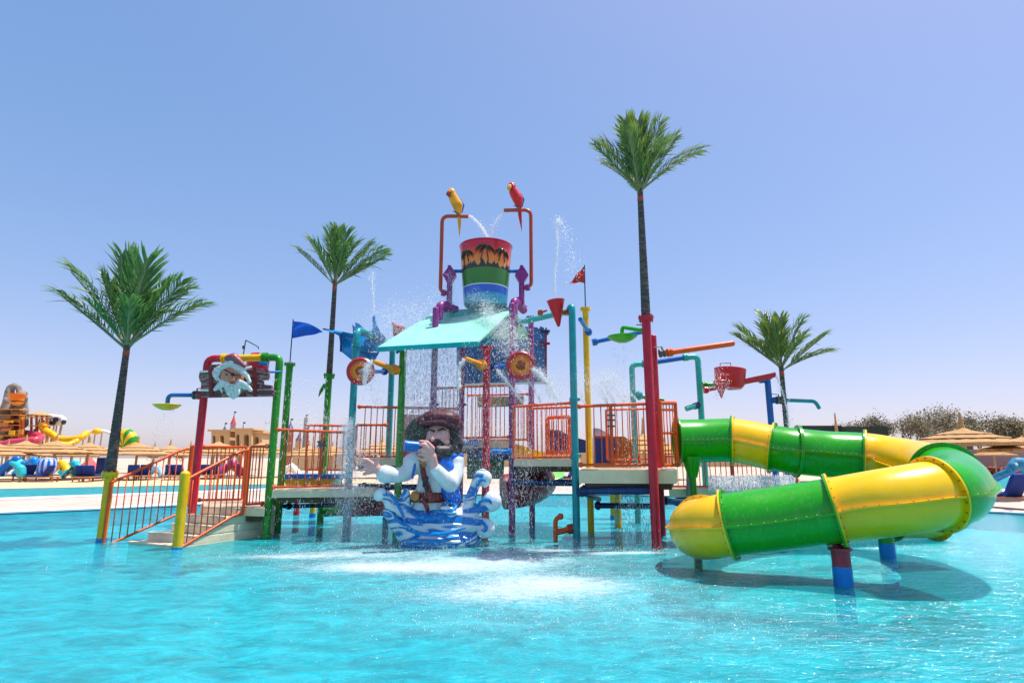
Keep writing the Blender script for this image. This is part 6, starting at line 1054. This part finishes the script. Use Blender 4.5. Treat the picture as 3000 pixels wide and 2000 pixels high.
def stream(name, label, pix, r0, r1, seed=0, nd_=700, sig=(.015, .07)):
    P_ = catmull([at(*q) for q in pix], 14); rd = random.Random(seed); t = thing(name, label, 'water jet', P_[0]); mb = MB(); fr_ = [p + Vector((rd.gauss(0, .006), rd.gauss(0, .006), rd.gauss(0, .006))) for p in P_]; n = len(fr_)
    mb.tube(fr_, [max(.003, (r0 + (r1 - r0) * i / n) * (.55 + .9 * rd.random())) for i in range(n)], 7); mb.build('stream', DROP, t)
    ob = line_spray('droplets', None, pix, nd_, sig, .003, .009); ob.location = ob.location - P_[0]; ob.parent = t; return t
stream('water_jet', 'white water jet from the yellow parrot pipe into the bucket', [(1374, 632, 12.28), (1392, 644, 12.28), (1412, 666, 12.28), (1430, 696, 12.3)], .022, .03, 1, 350)
stream('water_jet', 'broken water jet from the red parrot pipe into the bucket', [(1476, 624, 12.28), (1458, 640, 12.28), (1446, 664, 12.28), (1438, 697, 12.3)], .010, .013, 2, 350)
stream('water_jet', 'tall thin fountain jet rising from the red cone', [(1627, 874, 10.55), (1626, 800, 10.55), (1634, 720, 10.55), (1630, 660, 10.55), (1638, 643, 10.55)], .012, .022, 3, 700, (.01, .05)); line_spray('water_spray', 'drops falling back from the top of the cone fountain', [(1640, 645, 10.5), (1652, 672, 10.5), (1668, 720, 10.5), (1678, 770, 10.5), (1682, 812, 10.5)], 420, (.05, .12), .004, .013)
stream('water_jet', 'thin upright jet above the torn blue sail', [(1097, 938, 11.8), (1094, 880, 11.8), (1090, 820, 11.8), (1093, 800, 11.8)], .008, .012, 4, 350, (.01, .06))
stream('water_jet', 'water falling from the left amber water cannon', [(1090, 1058, 10.38), (1078, 1072, 10.35), (1070, 1095, 10.33), (1066, 1125, 10.33)], .03, .03, 5, 500, (.03, .08)); stream('water_jet', 'water falling from the right amber water cannon', [(1360, 1053, 10.1), (1349, 1070, 10.08), (1344, 1100, 10.06), (1346, 1140, 10.05)], .028, .03, 6, 600, (.02, .07))
stream('water_jet', 'white jet shooting down right from the right orange dish', [(1562, 1082, 10.2), (1586, 1100, 10.2), (1610, 1128, 10.2), (1632, 1165, 10.2)], .04, .022, 7, 2200, (.04, .09)); stream('water_jet', 'thin diagonal jet under the blue pipe of the right dish', [(1456, 1084, 10.4), (1478, 1108, 10.4), (1505, 1142, 10.4), (1530, 1180, 10.4)], .02, .016, 8, 800, (.02, .06)); stream('water_jet', 'second thin diagonal jet below the right orange dish', [(1546, 1112, 10.4), (1562, 1136, 10.4), (1584, 1176, 10.4)], .012, .012, 9, 400, (.02, .05))
for k, (a, b, c) in enumerate([((1866, 1172), (1806, 1108), (1790, 1098)), ((1850, 1182), (1800, 1120), (1762, 1096)), ((1832, 1182), (1790, 1128), (1748, 1106)), ((1800, 1182), (1778, 1140), (1738, 1112)), ((1780, 1182), (1760, 1150), (1720, 1118)), ((1715, 1188), (1700, 1140), (1700, 1096))]): line_spray('water_spray', 'fine water arc above the right platform railing, number %s from the red post' % ('one', 'two', 'three', 'four', 'five', 'six')[k], [(a[0], a[1], 10.6), (b[0], b[1], 10.6), (c[0], c[1], 10.7)], 420, (.008, .07), .003, .009, 2.2)
line_spray('water_spray', 'fan of drops between the teal and yellow posts above the railing', [(1690, 1100, 10.5), (1740, 1112, 10.6), (1800, 1130, 10.6), (1850, 1165, 10.6)], 2200, (.18, .20), .002, .007)
stream('water_jet', 'thin water stream falling from the red trough spout', [(2266, 1092, 12.3), (2280, 1115, 12.3), (2296, 1160, 12.3), (2306, 1205, 12.3), (2312, 1260, 12.3)], .01, .014, 12, 700, (.02, .07))
line_spray('water_spray', 'spray around the red cone of the trough', [(2100, 1090, 12.0), (2108, 1130, 12.0), (2116, 1160, 12.0)], 700, (.13, .08)); line_spray('water_spray', 'drops under the orange spray pipe', [(2040, 1045, 11.5), (2095, 1060, 11.6), (2100, 1090, 12)], 260, (.09, .10), .002, .006)
line_spray('water_spray', 'bucket splash bursting down over the right end of the roof', [(1418, 905, 11.6), (1450, 945, 11.1), (1490, 985, 10.7), (1530, 1025, 10.5)], 6500, (.09, .22), .002, .010, 3.2)
line_spray('water_spray', 'splash cloud over the left end of the roof', [(1105, 990, 11.2), (1150, 950, 11.4), (1210, 920, 11.8), (1290, 900, 12)], 3600, (.22, .20), .002, .009, 3.0); line_spray('water_spray', 'splash on the bottom of the tipping bucket', [(1372, 870, 11.7), (1400, 880, 11.7), (1440, 890, 11.7)], 1400, (.10, .10), .002, .008)
line_spray('water_spray', 'drops on the left purple bucket support', [(1322, 800, 12.1), (1322, 860, 12.1), (1318, 905, 12.1)], 700, (.06, .07), .003, .009); line_spray('water_spray', 'thick white water column falling left of the statue hand', [(1024, 1235, 10.5), (1018, 1320, 10.5), (1014, 1420, 10.5), (1012, 1575, 10.5)], 7500, (.06, .14), .002, .006, 5.0); line_spray('water_spray', 'splash over the front left railing', [(880, 1262, 10.9), (905, 1228, 10.9), (950, 1222, 10.9), (1000, 1250, 10.9), (1030, 1280, 10.8)], 1500, (.06, .12), .002, .008)
line_spray('water_spray', 'left outer splash beside the statue hand', [(1050, 1300, 10.3), (1060, 1350, 10.2), (1075, 1420, 10.1)], 1600, (.14, .18), .002, .009); line_spray('water_spray', 'splash of the left orange dish', [(1075, 1075, 10.45), (1085, 1100, 10.45), (1100, 1150, 10.5), (1100, 1200, 10.5)], 1300, (.06, .10), .003, .009)
def veil(label, x0, x1, y0, y1, Y0, Y1, n, lo=.002, hi=.006, st=7, name='water_veil'):
    x = x0 + (x1 - x0) * rng.random(n); y = y0 + (y1 - y0) * rng.random(n); Y = Y0 + (Y1 - Y0) * rng.random(n); a = (x - 1500) / FPX; b = (1000 - y) / FPX; dy = cs - b * sn; t = Y / dy
    p = np.stack([a * t, Y, EYE + (sn + b * cs) * t], 1); p = p[p[:, 2] > .01]; drops(name, label, p, sz(len(p), lo, hi), st)
veil('curtain of fine drops falling from the front edge of the roof', 1185, 1350, 1022, 1260, 10.45, 10.7, 8500, .002, .006); veil('drops falling in front of the statue hat and the purple posts', 1190, 1480, 1120, 1420, 9.7, 10.5, 3000, .0015, .0045); veil('rain of drops between the roof posts at the right', 1350, 1560, 1000, 1400, 10.0, 10.9, 3600, .002, .005); veil('low rain of drops around the wave sculpture', 1030, 1560, 1400, 1600, 9.5, 10.6, 6000, .0015, .0045)
veil('drops dripping below the right platform', 1800, 1910, 1420, 1590, 9.8, 10.4, 1500, .002, .008); veil('drops in front of the middle platform', 1490, 1690, 1200, 1520, 10.4, 10.9, 2200, .002, .005); veil('sparse drops on the two green posts at the left', 770, 960, 1100, 1540, 10.4, 10.9, 1100, .002, .007); veil('white mist of a low fountain under the yellow part of the slide', 2075, 2330, 1392, 1440, 11.8, 12.3, 5200, .003, .009)
# splashing drops low over the foam
PX, SZ = [], []
for (x, y, rx, ry, s) in FOAM:
    n = int(1100 * s * min(2.2, rx * ry + .35)); q = rng.normal(size=(n, 2)) * .62; z = np.abs(rng.normal(size=n)) * np.where(rng.random(n) < .25, .18, .05) * s; PX.append(np.stack([x + q[:, 0] * rx, y + q[:, 1] * ry, z + .004], 1)); SZ.append(sz(n, .002, .008))
drops('splash_drops', 'splashing drops low over the churned white water', np.concatenate(PX), np.concatenate(SZ), 1.2)
def mist(label, c, sig, n):
    q = rng.normal(size=(n, 3)) * np.array(sig) + np.array(c); q = q[q[:, 2] > .005]; drops('spray_mist', label, q, sz(len(q), .0012, .0032), 2.0)
for lb, px, py, Y, sig, n in (('fine mist over the roof from the bucket splash', 1430, 940, 11.3, (.45, .3, .25), 7000), ('fine mist at the left end of the roof', 1160, 950, 11.4, (.45, .3, .28), 6000), ('fine mist right of the right orange dish', 1590, 1120, 10.3, (.35, .25, .25), 5000), ('fine mist around the statue shoulders', 1240, 1330, 9.8, (.75, .3, .55), 11000), ('fine mist at the foot of the tall water column', 1020, 1500, 10.3, (.22, .2, .5), 6000), ('fine mist above the right platform railing', 1770, 1140, 10.6, (.5, .3, .25), 5000), ('low mist over the churned water in front of the statue', 1260, 1620, 9.0, (2.2, .9, .10), 12000), ('low mist over the nearest splash', 1470, 1740, 6.7, (1.1, .55, .07), 5000)):
    c = at(px, py, Y); mist(lb, (c.x, c.y, c.z), sig, int(n * 1.5))
